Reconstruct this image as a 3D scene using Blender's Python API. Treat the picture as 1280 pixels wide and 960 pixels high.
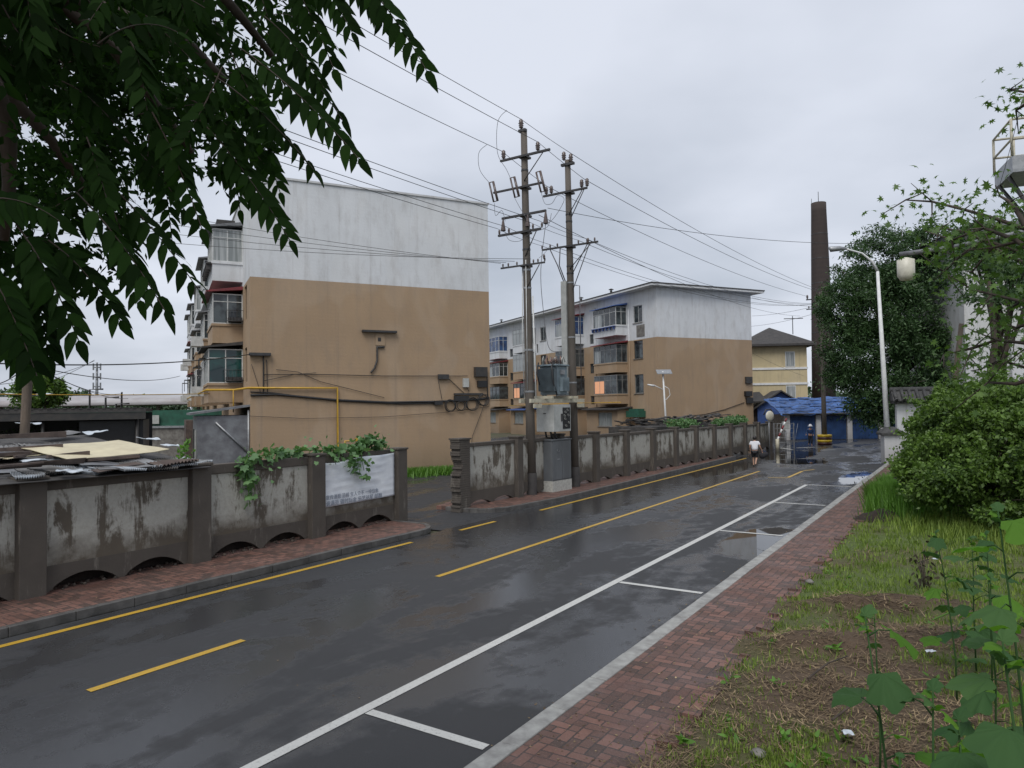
import bpy, math, random
import numpy as np
from mathutils import Vector, Matrix, noise
R = math.radians
random.seed(7); rng = np.random.default_rng(7)
for o in list(bpy.data.objects): bpy.data.objects.remove(o)
scene = bpy.context.scene
col = scene.collection

# ---------------------------------------------------------------- camera
F, H = 887.0, 3.5
_p = math.atan(28 / F); _r = R(0.8)
_f = np.array([0, math.cos(_p), math.sin(_p)]); _rt = np.array([1.0, 0, 0]); _up = np.cross(_rt, _f)
RT = _rt * math.cos(_r) - _up * math.sin(_r); UP = _up * math.cos(_r) + _rt * math.sin(_r)
cam = bpy.data.objects.new('camera', bpy.data.cameras.new('camera')); col.objects.link(cam)
cam.matrix_world = Matrix(((RT[0], UP[0], -_f[0], 0), (RT[1], UP[1], -_f[1], 0), (RT[2], UP[2], -_f[2], H), (0, 0, 0, 1)))
cam.data.sensor_width = 36; cam.data.lens = F / 1280 * 36; cam.data.clip_end = 3000; cam.data.clip_start = 0.05
scene.camera = cam

# ---------------------------------------------------------------- sky and sun (overcast)
SUN_EL, SUN_AZ = 55, 200        # azimuth clockwise from +Y: behind the camera, a little left
w = bpy.data.worlds.new("World"); scene.world = w; w.use_nodes = True
nt = w.node_tree; N = nt.nodes; Lk = nt.links
bg = N['Background']; bg.inputs[1].default_value = 0.10
sky = N.new('ShaderNodeTexSky'); sky.sky_type = 'NISHITA'; sky.sun_disc = False
sky.sun_elevation = R(SUN_EL); sky.sun_rotation = R(SUN_AZ); sky.dust_density = 3
tc = N.new('ShaderNodeTexCoord'); sp = N.new('ShaderNodeSeparateXYZ'); Lk.new(tc.outputs['Generated'], sp.inputs[0])
ad = N.new('ShaderNodeMath'); ad.operation = 'ADD'; ad.inputs[1].default_value = 0.22; Lk.new(sp.outputs[2], ad.inputs[0])
mxz = N.new('ShaderNodeMath'); mxz.operation = 'MAXIMUM'; mxz.inputs[1].default_value = 0.1; Lk.new(ad.outputs[0], mxz.inputs[0])
dv = N.new('ShaderNodeVectorMath'); dv.operation = 'DIVIDE'
cb = N.new('ShaderNodeCombineXYZ')
for i in range(3): Lk.new(mxz.outputs[0], cb.inputs[i])
Lk.new(tc.outputs['Generated'], dv.inputs[0]); Lk.new(cb.outputs[0], dv.inputs[1])
ns = N.new('ShaderNodeTexNoise'); ns.inputs['Scale'].default_value = 1.1; ns.inputs['Detail'].default_value = 5; ns.inputs['Roughness'].default_value = 0.45
Lk.new(dv.outputs[0], ns.inputs['Vector'])
cr = N.new('ShaderNodeValToRGB'); cr.color_ramp.elements[0].position = 0.33; cr.color_ramp.elements[1].position = 0.68
cr.color_ramp.elements[0].color = (0.335, 0.37, 0.43, 1); cr.color_ramp.elements[1].color = (0.57, 0.60, 0.67, 1)
Lk.new(ns.outputs[0], cr.inputs[0])
sc_ = N.new('ShaderNodeVectorMath'); sc_.operation = 'SCALE'; sc_.inputs['Scale'].default_value = 10.0
Lk.new(cr.outputs[0], sc_.inputs[0])
mx = N.new('ShaderNodeMixRGB'); mx.inputs[0].default_value = 0.92
Lk.new(sky.outputs[0], mx.inputs[1]); Lk.new(sc_.outputs[0], mx.inputs[2]); Lk.new(mx.outputs[0], bg.inputs[0])
sun = bpy.data.objects.new('sun', bpy.data.lights.new('sun', 'SUN')); col.objects.link(sun)
sun.data.energy = 1.6; sun.data.angle = R(35); sun.data.color = (1, 0.97, 0.93)
_a, _e = R(SUN_AZ), R(SUN_EL)
sun.rotation_euler = (Vector((math.sin(_a) * math.cos(_e), math.cos(_a) * math.cos(_e), math.sin(_e)))).to_track_quat('Z', 'Y').to_euler()
vs = scene.view_settings; vs.view_transform = 'Standard'; vs.look = 'None'; vs.gamma = 1; vs.use_curve_mapping = False; vs.exposure = 0.45

# ---------------------------------------------------------------- measuring helpers (photo survey -> world)
def ray(x, y): return RT * ((x - 640) / F) - UP * ((y - 480) / F) + _f
def gp(px, py, z=0.0):
    d = ray(px, py); t = (z - H) / d[2]; return Vector((d[0] * t, d[1] * t, z))
def dp(px, py, dist):
    d = ray(px, py); t = dist / math.hypot(d[0], d[1]); return Vector((d[0] * t, d[1] * t, H + d[2] * t))
TH = R(33.0)
def uv2w(u, v, z=0.0): return Vector((u * math.cos(TH) + v * math.sin(TH), -u * math.sin(TH) + v * math.cos(TH), z))
def w2uv(p): return (p[0] * math.cos(TH) - p[1] * math.sin(TH), p[0] * math.sin(TH) + p[1] * math.cos(TH))
def UVp(px, py, z=0.0): return w2uv(gp(px, py, z))

# ---------------------------------------------------------------- materials
class NG:
    def __init__(s, name):
        s.m = bpy.data.materials.new(name); s.m.use_nodes = True; s.t = s.m.node_tree
        s.b = s.t.nodes['Principled BSDF']; s.tc = s.t.nodes.new('ShaderNodeTexCoord')
    def link(s, a, b): s.t.links.new(a, b)
    def set(s, k, v): s.b.inputs[k].default_value = v if not isinstance(v, tuple) else (*v, 1)[:4]
    def mapv(s, scale=(1, 1, 1), src=None):
        n = s.t.nodes.new('ShaderNodeMapping'); n.inputs['Scale'].default_value = scale
        s.link(src or s.tc.outputs['Object'], n.inputs[0]); return n.outputs[0]
    def noise(s, scale=1, detail=4, rough=0.55, vec=None, dist=0):
        n = s.t.nodes.new('ShaderNodeTexNoise'); n.inputs['Scale'].default_value = scale; n.inputs['Detail'].default_value = detail
        n.inputs['Roughness'].default_value = rough; n.inputs['Distortion'].default_value = dist
        s.link(vec if vec is not None else s.tc.outputs['Object'], n.inputs['Vector']); return n.outputs['Fac']
    def ramp(s, f, stops):
        n = s.t.nodes.new('ShaderNodeValToRGB'); e = n.color_ramp.elements
        while len(e) < len(stops): e.new(0.5)
        for i, (p, c) in enumerate(stops):
            e[i].position = p; e[i].color = (*c, 1) if isinstance(c, tuple) else (c, c, c, 1)
        s.link(f, n.inputs[0]); return n.outputs[0]
    def mix(s, f, a, b, mode='MIX'):
        n = s.t.nodes.new('ShaderNodeMixRGB'); n.blend_type = mode
        for i, x in enumerate((f, a, b)):
            if isinstance(x, (int, float)): n.inputs[i].default_value = x if i == 0 else (x, x, x, 1)
            elif isinstance(x, tuple): n.inputs[i].default_value = (*x, 1)
            else: s.link(x, n.inputs[i])
        return n.outputs[0]
    def math(s, op, a, b=0.0, c=None):
        n = s.t.nodes.new('ShaderNodeMath'); n.operation = op
        for i, x in enumerate((a, b, c)):
            if x is None: continue
            if isinstance(x, (int, float)): n.inputs[i].default_value = x
            else: s.link(x, n.inputs[i])
        return n.outputs[0]
    def sep(s, v=None):
        n = s.t.nodes.new('ShaderNodeSeparateXYZ'); s.link(v or s.tc.outputs['Object'], n.inputs[0]); return n.outputs
    def bump(s, h, strength=0.3, dist=0.02):
        n = s.t.nodes.new('ShaderNodeBump'); n.inputs['Strength'].default_value = strength if isinstance(strength, (int, float)) else 0.3
        n.inputs['Distance'].default_value = dist
        if not isinstance(strength, (int, float)): s.link(strength, n.inputs['Strength'])
        s.link(h, n.inputs['Height']); s.link(n.outputs[0], s.b.inputs['Normal'])
    def island(s):
        n = s.t.nodes.new('ShaderNodeNewGeometry'); return n.outputs['Random Per Island']

def mat(name, c1, c2=None, scale=2.0, rough=0.7, bump=0.15, bscale=30, stretch=(1, 1, 1), metal=0.0, lo=0.35, hi=0.65):
    g = NG(name); g.set('Roughness', rough); g.set('Metallic', metal)
    c2 = c2 or tuple(x * 0.7 for x in c1)
    v = g.mapv(stretch)
    g.link(g.ramp(g.noise(scale, 5, 0.6, v), [(lo, c2), (hi, c1)]), g.b.inputs['Base Color'])
    if bump: g.bump(g.noise(bscale, 4), bump, 0.01)
    return g.m
M = {}
M['steel'] = mat('galvanised_steel', (.36, .37, .38), (.25, .26, .27), 6, .45, .05, metal=.5)
M['dark_steel'] = mat('dark_steel', (.05, .05, .052), (.03, .028, .027), 6, .5, .1)
M['white_paint'] = mat('white_paint', (.72, .73, .73), (.6, .61, .61), 3, .5, .05)
M['cream_steel'] = mat('cream_painted_steel', (.52, .49, .38), (.38, .35, .27), 6, .5, .1)
M['white_frame'] = mat('white_window_frame', (.62, .63, .62), (.45, .46, .45), 4, .45, .05)
M['grey_frame'] = mat('aluminium_frame', (.3, .31, .31), (.2, .2, .2), 4, .4, .05, metal=.3)
M['blue_frame'] = mat('blue_window_frame', (.07, .12, .32), (.05, .08, .2), 4, .45, .05)
M['dark_frame'] = mat('dark_window_frame', (.05, .045, .04), (.03, .03, .03), 4, .5, .05)
M['red_sheet'] = mat('red_sheet_metal', (.22, .03, .035), (.13, .025, .03), 3, .5, .1)
M['blue_sheet'] = mat('blue_sheet_metal', (.06, .12, .36), (.045, .09, .24), 3, .5, .1)
M['bright_blue_sheet'] = mat('bright_blue_tarpaulin', (.05, .14, .4), (.02, .04, .09), 1.6, .5, .8, 5, (1, 2.5, 2.5))
M['blue_door'] = mat('blue_painted_door', (.02, .06, .17), (.012, .035, .1), 1.5, .5, .1)
M['grey_sheet'] = mat('grey_sheet_metal', (.2, .21, .22), (.12, .12, .13), 3, .5, .1)
M['dark_roof'] = mat('dark_felt_roof', (.06, .055, .052), (.035, .033, .033), 3, .7, .3)
M['yellow_pipe'] = mat('yellow_gas_pipe_paint', (.55, .33, .03), (.42, .25, .03), 4, .45, .05)
M['concrete'] = mat('weathered_concrete', (.22, .21, .19), (.11, .1, .09), 3, .8, .4)
M['pole_concrete'] = mat('pole_concrete', (.11, .095, .08), (.07, .06, .05), 2.5, .8, .3, stretch=(1, 1, .25))
M['insulator'] = mat('glazed_porcelain', (.12, .09, .08), (.08, .06, .055), 5, .25, 0)
M['wire'] = mat('cable', (.025, .025, .027), (.02, .02, .02), 5, .5, 0)
M['wire_light'] = mat('aluminium_wire', (.12, .12, .13), (.09, .09, .1), 5, .5, 0)
M['cable_pink'] = mat('heat_shrunk_cable', (.35, .2, .16), (.12, .09, .09), 8, .5, 0)
M['trans_grey'] = mat('transformer_paint', (.2, .25, .28), (.14, .18, .2), 4, .45, .05)
M['trans_dark'] = mat('transformer_fins', (.1, .13, .15), (.07, .09, .1), 4, .5, .05)
M['box_grey'] = mat('light_grey_paint', (.46, .47, .45), (.35, .36, .34), 4, .45, .05)
M['cab_grey'] = mat('cabinet_paint', (.13, .14, .15), (.09, .095, .1), 2, .4, .1, stretch=(1, 1, .3))
M['black'] = mat('black_panel', (.018, .018, .02), (.012, .012, .012), 5, .4, .05)
M['tile_white'] = mat('white_tile', (.5, .5, .46), (.35, .35, .32), 12, .5, .2)
M['bark'] = mat('bark', (.075, .055, .042), (.035, .028, .022), 5, .85, .7, 18, (1, 1, .3))
M['dead_wood'] = mat('grey_wood', (.17, .13, .1), (.08, .065, .05), 5, .85, .6, 25, (1, 1, .2))
M['skin'] = mat('skin', (.42, .25, .17), (.36, .21, .15), 5, .5, 0)
M['hair'] = mat('black_hair', (.012, .01, .01), (.02, .016, .014), 20, .5, .2)
M['shirt'] = mat('white_shirt', (.74, .75, .77), (.62, .63, .66), 5, .8, .1)
M['shorts'] = mat('black_cloth', (.012, .012, .015), (.02, .02, .024), 5, .8, .1)
M['yellow_band'] = mat('yellow_band', (.6, .42, .02), (.45, .3, .02), 4, .5, .05)
M['red_band'] = mat('red_band', (.06, .015, .012), (.04, .012, .01), 4, .5, .05)
M['rubble'] = mat('rubble', (.12, .09, .07), (.04, .035, .03), 5, .9, .8, 9)
M['soil'] = mat('dark_soil', (.03, .02, .015), (.015, .011, .009), 5, .95, .8, 15)
M['tarp_cream'] = mat('cream_board', (.62, .56, .38), (.5, .44, .3), 2, .6, .2, 6)
M['tarp_white'] = mat('white_plastic', (.6, .64, .68), (.4, .45, .5), 3, .45, .6, 5)
M['plank'] = mat('weathered_plank', (.12, .09, .075), (.06, .045, .04), 4, .85, .5, 20, (1, .1, 1))
M['felt'] = mat('torn_roofing_felt', (.075, .07, .066), (.035, .034, .033), 3, .75, .6, 12)
M['corr'] = mat('corrugated_sheet', (.2, .2, .2), (.06, .055, .05), 2, .5, .3, 20)
M['green_mesh'] = mat('green_netting', (.02, .11, .07), (.015, .07, .045), 3, .7, .3, 12)
M['gravelroof'] = mat('pale_canopy_roof', (.4, .4, .41), (.25, .22, .22), .6, .5, .1, stretch=(.3, 1, 1))
M['banner'] = mat('white_banner', (.8, .83, .86), (.62, .65, .7), 1.6, .45, .6, 3.5, (1, 1, 2.5))
M['ink'] = mat('faded_blue_ink', (.16, .2, .27), (.28, .31, .37), 25, .6, 0)
M['petal_pink'] = mat('pink_petal', (.55, .03, .12), (.4, .02, .1), 8, .6, 0)
M['petal_yellow'] = mat('yellow_petal', (.75, .5, .03), (.65, .4, .02), 8, .6, 0)
M['petal_orange'] = mat('orange_petal', (.75, .28, .02), (.65, .2, .02), 8, .6, 0)
M['lamp_lens'] = mat('cream_lamp_shade', (.6, .58, .48), (.5, .48, .4), 8, .4, 0)
M['roof_tile'] = mat('grey_clay_tile', (.07, .07, .07), (.035, .035, .035), 6, .7, .4)

def glassy(name, c1, c2, sc=.6, st=(1, 1, 1)):
    g = NG(name); g.set('Roughness', .06); g.b.inputs['Specular IOR Level'].default_value = .6
    g.link(g.ramp(g.noise(sc, 3, .6, g.mapv(st)), [(.42, c2), (.6, c1)]), g.b.inputs['Base Color'])
    g.bump(g.noise(1.5, 1), .06, .03); return g.m
M['glass'] = glassy('window_glass', (.07, .085, .09), (.02, .024, .028), 1.3)
M['glass_blue'] = glassy('blue_glass', (.03, .08, .2), (.015, .03, .09), 1.3)
M['glass_green'] = glassy('green_glass', (.015, .07, .065), (.012, .03, .035), 1.1)
M['curtain'] = glassy('curtained_glass', (.36, .38, .38), (.2, .22, .22), 1.8, (5, 5, .2))
g = NG('lit_curtain'); g.set('Base Color', (.5, .25, .14)); g.set('Emission Color', (1.0, .48, .26)); g.b.inputs['Emission Strength'].default_value = .3; M['lit'] = g.m

def foliage(name, lo, hi, trans=.25, rough=.5, dark=None, spec=.35):
    g = NG(name); g.set('Roughness', rough); g.b.inputs['Specular IOR Level'].default_value = spec
    isl = g.island()
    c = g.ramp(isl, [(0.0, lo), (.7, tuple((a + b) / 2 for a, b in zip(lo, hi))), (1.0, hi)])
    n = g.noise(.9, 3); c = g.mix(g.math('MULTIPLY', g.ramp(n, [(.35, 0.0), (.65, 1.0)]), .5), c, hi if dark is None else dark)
    g.link(c, g.b.inputs['Base Color'])
    tr = g.t.nodes.new('ShaderNodeBsdfTranslucent'); g.link(g.mix(1.0, c, (1.1, 1.3, .6), 'MULTIPLY'), tr.inputs[0])
    ms = g.t.nodes.new('ShaderNodeMixShader'); ms.inputs[0].default_value = trans
    g.link(g.b.outputs[0], ms.inputs[1]); g.link(tr.outputs[0], ms.inputs[2])
    g.link(ms.outputs[0], g.t.nodes['Material Output'].inputs[0]); return g.m
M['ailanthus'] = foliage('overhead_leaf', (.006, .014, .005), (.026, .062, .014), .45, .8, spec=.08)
M['dark_leaf'] = foliage('dark_tree_leaf', (.012, .032, .012), (.07, .135, .045), .2)
M['maple_leaf'] = foliage('maple_leaf', (.04, .09, .025), (.13, .22, .05), .35)
M['shrub_leaf'] = foliage('shrub_leaf', (.018, .045, .012), (.15, .25, .045), .25)
M['weed'] = foliage('weed_leaf', (.07, .16, .03), (.17, .33, .06), .4)
M['vine'] = foliage('vine_leaf', (.06, .13, .05), (.17, .30, .13), .3)
M['mallow'] = foliage('mallow_leaf', (.03, .08, .028), (.07, .14, .045), .3, .7, spec=.15)
M['mallow_light'] = foliage('mallow_fresh_leaf', (.07, .17, .025), (.13, .27, .035), .45, .7, spec=.15)
M['far_leaf'] = foliage('far_tree_leaf', (.05, .085, .05), (.09, .14, .075), .1)
M['grass'] = foliage('grass_blade', (.09, .15, .025), (.25, .33, .065), .3, .6)
M['straw'] = foliage('dry_straw', (.07, .045, .028), (.44, .33, .19), .1, .8, (.1, .065, .04))
M['wilt'] = foliage('wilted_leaf', (.03, .03, .02), (.07, .06, .035), .1, .8)

def painted_wall(name, zsplit, white=(.66, .68, .70), tan=(.37, .262, .165), brown=True):
    g = NG(name); g.set('Roughness', .85); s = g.sep()
    n = g.noise(.35, 4); n2 = g.noise(1.6, 6, .7, g.mapv((1, 1, .35)))
    wc = g.mix(g.ramp(n, [(.35, 0.0), (.65, 1.0)]), white, tuple(x * .88 for x in white))
    tcn = g.mix(g.ramp(n, [(.35, 0.0), (.65, 1.0)]), tan, tuple(x * .9 for x in tan))
    k = g.math('GREATER_THAN', s[2], zsplit)
    c = g.mix(k, tcn, wc)
    c = g.mix(g.math('MULTIPLY', g.ramp(n2, [(.48, 0.0), (.72, 1.0)]), .3), c, (.2, .17, .14))
    pt = g.noise(.55, 2, .4, g.mapv((.9, 1, .5)), .4); c = g.mix(g.math('MULTIPLY', g.ramp(pt, [(.54, 0.0), (.6, 1.0)]), .07), c, (.6, .55, .48))
    ft = g.math('ADD', s[2], g.math('MULTIPLY', n2, 2.4)); c = g.mix(g.ramp(g.math('MULTIPLY', ft, .3), [(.4, .45), (.85, 0.0)]), c, (.11, .085, .06))
    st_ = g.noise(1.0, 5, .65, g.mapv((3.2, 3.2, .09))); c = g.mix(g.math('MULTIPLY', g.ramp(st_, [(.56, 0.0), (.72, 1.0)]), .28), c, (.17, .14, .115))
    g.link(c, g.b.inputs['Base Color'])
    wv = g.t.nodes.new('ShaderNodeTexWave'); wv.wave_type = 'BANDS'; wv.bands_direction = 'Z'; wv.inputs['Scale'].default_value = 1.6; wv.inputs['Distortion'].default_value = .6
    wv.inputs['Detail'].default_value = 2; g.link(g.tc.outputs['Object'], wv.inputs['Vector'])
    h = g.math('ADD', g.math('MULTIPLY', wv.outputs['Fac'], .08), g.noise(9, 4)); g.bump(h, .35, .02)
    return g.m
M['facade'] = painted_wall('two_tone_facade_paint', 9.85)
M['yellow_wall'] = painted_wall('pale_yellow_render', 99, tan=(.55, .46, .28))
M['white_wall'] = painted_wall('white_render', 99, tan=(.6, .61, .62))

# stained whitewashed wall panel: local z is height
g = NG('whitewashed_panel'); g.set('Roughness', .85); s = g.sep()
st = g.noise(1.0, 6, .72, g.mapv((2.6, 2.6, .5)), .5); bl = g.noise(1.4, 5, .7); fine = g.noise(14, 5, .7)
drip = g.ramp(g.math('ADD', st, g.math('MULTIPLY', g.math('SUBTRACT', bl, .5), .5)), [(.41, 0.0), (.50, 1.0)])
hgt = g.ramp(g.math('ADD', g.math('MULTIPLY', s[2], .42), g.math('MULTIPLY', g.math('SUBTRACT', bl, .5), .5)), [(.26, 0.0), (.5, 1.0)])
white = g.mix(fine, (.27, .26, .23), (.5, .49, .44)); grime = g.mix(bl, (.07, .06, .048), (.14, .115, .085))
c = g.mix(g.math('MULTIPLY', drip, hgt), grime, white)
low = g.ramp(g.math('ADD', g.math('MULTIPLY', s[2], .5), g.math('MULTIPLY', bl, .35)), [(.36, 1.0), (.5, 0.0)])
c = g.mix(g.math('MULTIPLY', low, .7), c, (.12, .095, .06))
g.link(c, g.b.inputs['Base Color']); g.bump(g.math('ADD', fine, st), .5, .015); M['panel'] = g.m
g = NG('grimy_post_render'); g.set('Roughness', .85)
st = g.noise(1.0, 6, .7, g.mapv((5, 5, .8))); c = g.mix(g.ramp(st, [(.58, 0.0), (.72, .8)]), g.mix(g.noise(2, 4), (.055, .047, .04), (.105, .09, .075)), (.22, .2, .17))
g.link(c, g.b.inputs['Base Color']); g.bump(g.noise(18, 5), .5, .012); M['post'] = g.m

# brick paving
def paving():
    g = NG('red_brick_paving'); g.set('Roughness', .5)
    br = g.t.nodes.new('ShaderNodeTexBrick'); br.inputs['Scale'].default_value = 1.0
    br.inputs['Brick Width'].default_value = .26; br.inputs['Row Height'].default_value = .13; br.inputs['Mortar Size'].default_value = .010
    br.inputs['Color1'].default_value = (.18, .092, .07, 1); br.inputs['Color2'].default_value = (.05, .034, .028, 1); br.inputs['Mortar'].default_value = (.045, .034, .03, 1)
    br.inputs['Bias'].default_value = -.1
    nz = g.noise(3, 3); off = g.t.nodes.new('ShaderNodeVectorMath'); off.operation = 'ADD'
    cb = g.t.nodes.new('ShaderNodeCombineXYZ'); g.link(g.math('MULTIPLY', nz, .05), cb.inputs[0]); g.link(g.math('MULTIPLY', nz, .04), cb.inputs[1])
    g.link(g.tc.outputs['Object'], off.inputs[0]); g.link(cb.outputs[0], off.inputs[1])
    # parquet: swap axes in 0.42 m squares
    ck = g.t.nodes.new('ShaderNodeTexChecker'); ck.inputs['Scale'].default_value = 1 / .52; ck.inputs[1].default_value = (1, 1, 1, 1); ck.inputs[2].default_value = (0, 0, 0, 1)
    sw = g.sep(off.outputs[0]); c2 = g.t.nodes.new('ShaderNodeCombineXYZ'); g.link(sw[1], c2.inputs[0]); g.link(sw[0], c2.inputs[1])
    g.link(off.outputs[0], ck.inputs[0])
    vec = g.mix(ck.outputs[1], off.outputs[0], c2.outputs[0]); g.link(vec, br.inputs['Vector'])
    dirt = g.ramp(g.noise(.9, 5, .7), [(.5, 0.0), (.66, 1.0)]); spk = g.ramp(g.noise(45, 3, .8), [(.55, 0.0), (.7, 1.0)])
    c = g.mix(g.math('MULTIPLY', dirt, .8), br.outputs[0], g.mix(g.noise(22, 4), (.05, .03, .024), (.15, .07, .055)))
    c = g.mix(g.math('MULTIPLY', spk, .5), c, (.26, .16, .125))
    g.link(c, g.b.inputs['Base Color']); g.link(g.ramp(g.noise(1.5, 3), [(.35, .5), (.65, .85)]), g.b.inputs['Roughness'])
    h = g.math('SUBTRACT', g.math('MULTIPLY', g.noise(20, 4), .5), br.outputs['Fac']); g.bump(h, .7, .012); return g.m
M['paving'] = paving()
M['kerbstone'] = mat('granite_kerb', (.33, .33, .31), (.19, .185, .175), 5, .55, .4, 40)
M['dark_kerb'] = mat('dark_wet_kerb', (.12, .115, .11), (.06, .058, .055), 3, .45, .4, 40)
def linepaint(name, c):
    g = NG(name); g.set('Roughness', .4)
    g.link(g.mix(g.ramp(g.noise(28, 5, .75), [(.54, 0.0), (.68, .55)]), g.mix(g.noise(2), c, tuple(x * .75 for x in c)), (.07, .07, .07)), g.b.inputs['Base Color'])
    g.bump(g.noise(150, 2), .2, .003); return g.m
M['white_line'] = linepaint('white_road_paint', (.58, .58, .55)); M['yellow_line'] = linepaint('yellow_road_paint', (.55, .34, .035))

# ---------------------------------------------------------------- mesh builder
class MB:
    def __init__(s): s.v = []; s.f = []; s.mi = []; s.cur = 0; s.sm = []
    def add(s, vs, fs, smooth=False):
        b = len(s.v); s.v += [tuple(x) for x in vs]
        for f in fs: s.f.append([i + b for i in f]); s.mi.append(s.cur); s.sm.append(smooth)
        return s
    def box(s, x0, x1, y0, y1, z0, z1):
        return s.add([(x0, y0, z0), (x1, y0, z0), (x1, y1, z0), (x0, y1, z0), (x0, y0, z1), (x1, y0, z1), (x1, y1, z1), (x0, y1, z1)],
                     [(0, 3, 2, 1), (4, 5, 6, 7), (0, 1, 5, 4), (1, 2, 6, 5), (2, 3, 7, 6), (3, 0, 4, 7)])
    def hexa(s, a, b):   # two quads
        return s.add(list(a) + list(b), [(0, 3, 2, 1), (4, 5, 6, 7), (0, 1, 5, 4), (1, 2, 6, 5), (2, 3, 7, 6), (3, 0, 4, 7)])
    def tube(s, pts, r, n=8, caps=True):
        pts = [Vector(p) for p in pts]; rs = r if isinstance(r, (list, tuple)) else [r] * len(pts)
        rings = []; vs = []
        t0 = (pts[1] - pts[0]).normalized(); a = Vector((0, 0, 1)) if abs(t0.z) < .9 else Vector((1, 0, 0)); nrm = t0.cross(a).normalized()
        for i, p in enumerate(pts):
            t = ((pts[min(i + 1, len(pts) - 1)] - pts[max(i - 1, 0)])).normalized()
            nrm = (nrm - t * nrm.dot(t)).normalized(); bn = t.cross(nrm)
            for k in range(n):
                an = 2 * math.pi * k / n; vs.append(p + (nrm * math.cos(an) + bn * math.sin(an)) * rs[i])
        fs = []
        for i in range(len(pts) - 1):
            for k in range(n): k2 = (k + 1) % n; fs.append((i * n + k, i * n + k2, (i + 1) * n + k2, (i + 1) * n + k))
        s.add(vs, fs, True)
        if caps:
            b = len(s.v) - len(vs); e = (len(pts) - 1) * n
            for f in ([b + k for k in range(n)][::-1], [b + e + k for k in range(n)]): s.f.append(f); s.mi.append(s.cur); s.sm.append(False)
        return s
    def lathe(s, prof, c=(0, 0, 0), n=12, axis=None):
        vs = []; ax = Vector(axis or (0, 0, 1)).normalized(); q = Vector((0, 0, 1)).rotation_difference(ax); c = Vector(c)
        for r_, z in prof:
            for k in range(n): an = 2 * math.pi * k / n; vs.append(c + q @ Vector((r_ * math.cos(an), r_ * math.sin(an), z)))
        fs = []
        for i in range(len(prof) - 1):
            for k in range(n): k2 = (k + 1) % n; fs.append((i * n + k, i * n + k2, (i + 1) * n + k2, (i + 1) * n + k))
        fs2 = [tuple(range(n))[::-1], tuple((len(prof) - 1) * n + k for k in range(n))]
        return s.add(vs, fs, True).add([], []) or s
    def prism(s, poly, z0, z1):
        n = len(poly); vs = [(x, y, z0) for x, y in poly] + [(x, y, z1) for x, y in poly]
        return s.add(vs, [tuple(range(n))[::-1], tuple(range(n, 2 * n))] + [(i, (i + 1) % n, n + (i + 1) % n, n + i) for i in range(n)])
    def build(s, name, m, parent=None, bevel=0, subd=0):
        me = bpy.data.meshes.new(name); me.from_pydata(s.v, [], s.f)
        ms = m if isinstance(m, (list, tuple)) else [m]
        for x in ms: me.materials.append(M[x] if isinstance(x, str) else x)
        me.polygons.foreach_set('material_index', s.mi); me.polygons.foreach_set('use_smooth', s.sm); me.update()
        o = bpy.data.objects.new(name, me); col.objects.link(o)
        if parent: o.parent = parent
        if bevel:
            b = o.modifiers.new('bevel', 'BEVEL'); b.width = bevel; b.segments = 2; b.limit_method = 'ANGLE'
        return o
def tag(o, label=None, cat=None, group=None, kind=None):
    if label: o['label'] = label
    if cat: o['category'] = cat
    if group: o['group'] = group
    if kind: o['kind'] = kind
    return o
def empty(name, loc=(0, 0, 0), rz=0.0, label=None, cat=None, group=None):
    o = bpy.data.objects.new(name, None); col.objects.link(o); o.location = loc; o.rotation_euler = (0, 0, rz); o.empty_display_size = .2
    return tag(o, label, cat, group)
def copy_tree(o, parent=None):
    c = o.copy(); col.objects.link(c)
    if parent: c.parent = parent
    for ch in list(o.children): copy_tree(ch, c)
    return c
def fastmesh(name, verts, fsize, m, parent=None, smooth=False, attr=None):
    """verts (n, fsize, 3): one polygon of fsize corners per row."""
    n = verts.shape[0]; me = bpy.data.meshes.new(name); me.vertices.add(n * fsize); me.vertices.foreach_set('co', verts.reshape(-1).astype(np.float32))
    me.loops.add(n * fsize); me.loops.foreach_set('vertex_index', np.arange(n * fsize, dtype=np.int32))
    me.polygons.add(n); me.polygons.foreach_set('loop_start', np.arange(0, n * fsize, fsize, dtype=np.int32))
    me.update(calc_edges=True); me.materials.append(M[m] if isinstance(m, str) else m)
    o = bpy.data.objects.new(name, me); col.objects.link(o)
    if parent: o.parent = parent
    return o
def randdirs(n):
    a = rng.normal(size=(n, 3)); return a / np.linalg.norm(a, axis=1, keepdims=True)
def leaf_verts(P, size, up=.4, aspect=.45, nrm=None):
    n = len(P); d = randdirs(n); d[:, 2] -= .35; d /= np.linalg.norm(d, axis=1, keepdims=True)
    b = randdirs(n); b[:, 2] += 0; s = np.cross(d, b); s /= np.linalg.norm(s, axis=1, keepdims=True) + 1e-9
    L = (size * rng.uniform(.6, 1.3, n))[:, None]; W = L * aspect
    return np.stack([P, P + d * L * .45 + s * W * .5, P + d * L, P + d * L * .45 - s * W * .5], 1)
def clump_points(clumps, n, shell=.55):
    """clumps: (x,y,z,rx,ry,rz); points mostly towards the outer shell, broken into sub-clumps."""
    cl = np.array(clumps, float); wgt = (cl[:, 3] * cl[:, 4] * cl[:, 5]) ** (2 / 3); idx = rng.choice(len(cl), n, p=wgt / wgt.sum())
    nsub = 90
    out = np.zeros((n, 3))
    for k in range(len(cl)):
        m = idx == k; c = m.sum()
        if not c: continue
        sd = randdirs(nsub) * (rng.uniform(shell, 1.02, nsub) ** .6)[:, None]; j = rng.integers(0, nsub, c)
        p = sd[j] + rng.normal(scale=.085, size=(c, 3)) * rng.uniform(.6, 1.5, nsub)[j][:, None]
        out[m] = cl[k, :3] + p * cl[k, 3:]
    return out
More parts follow.
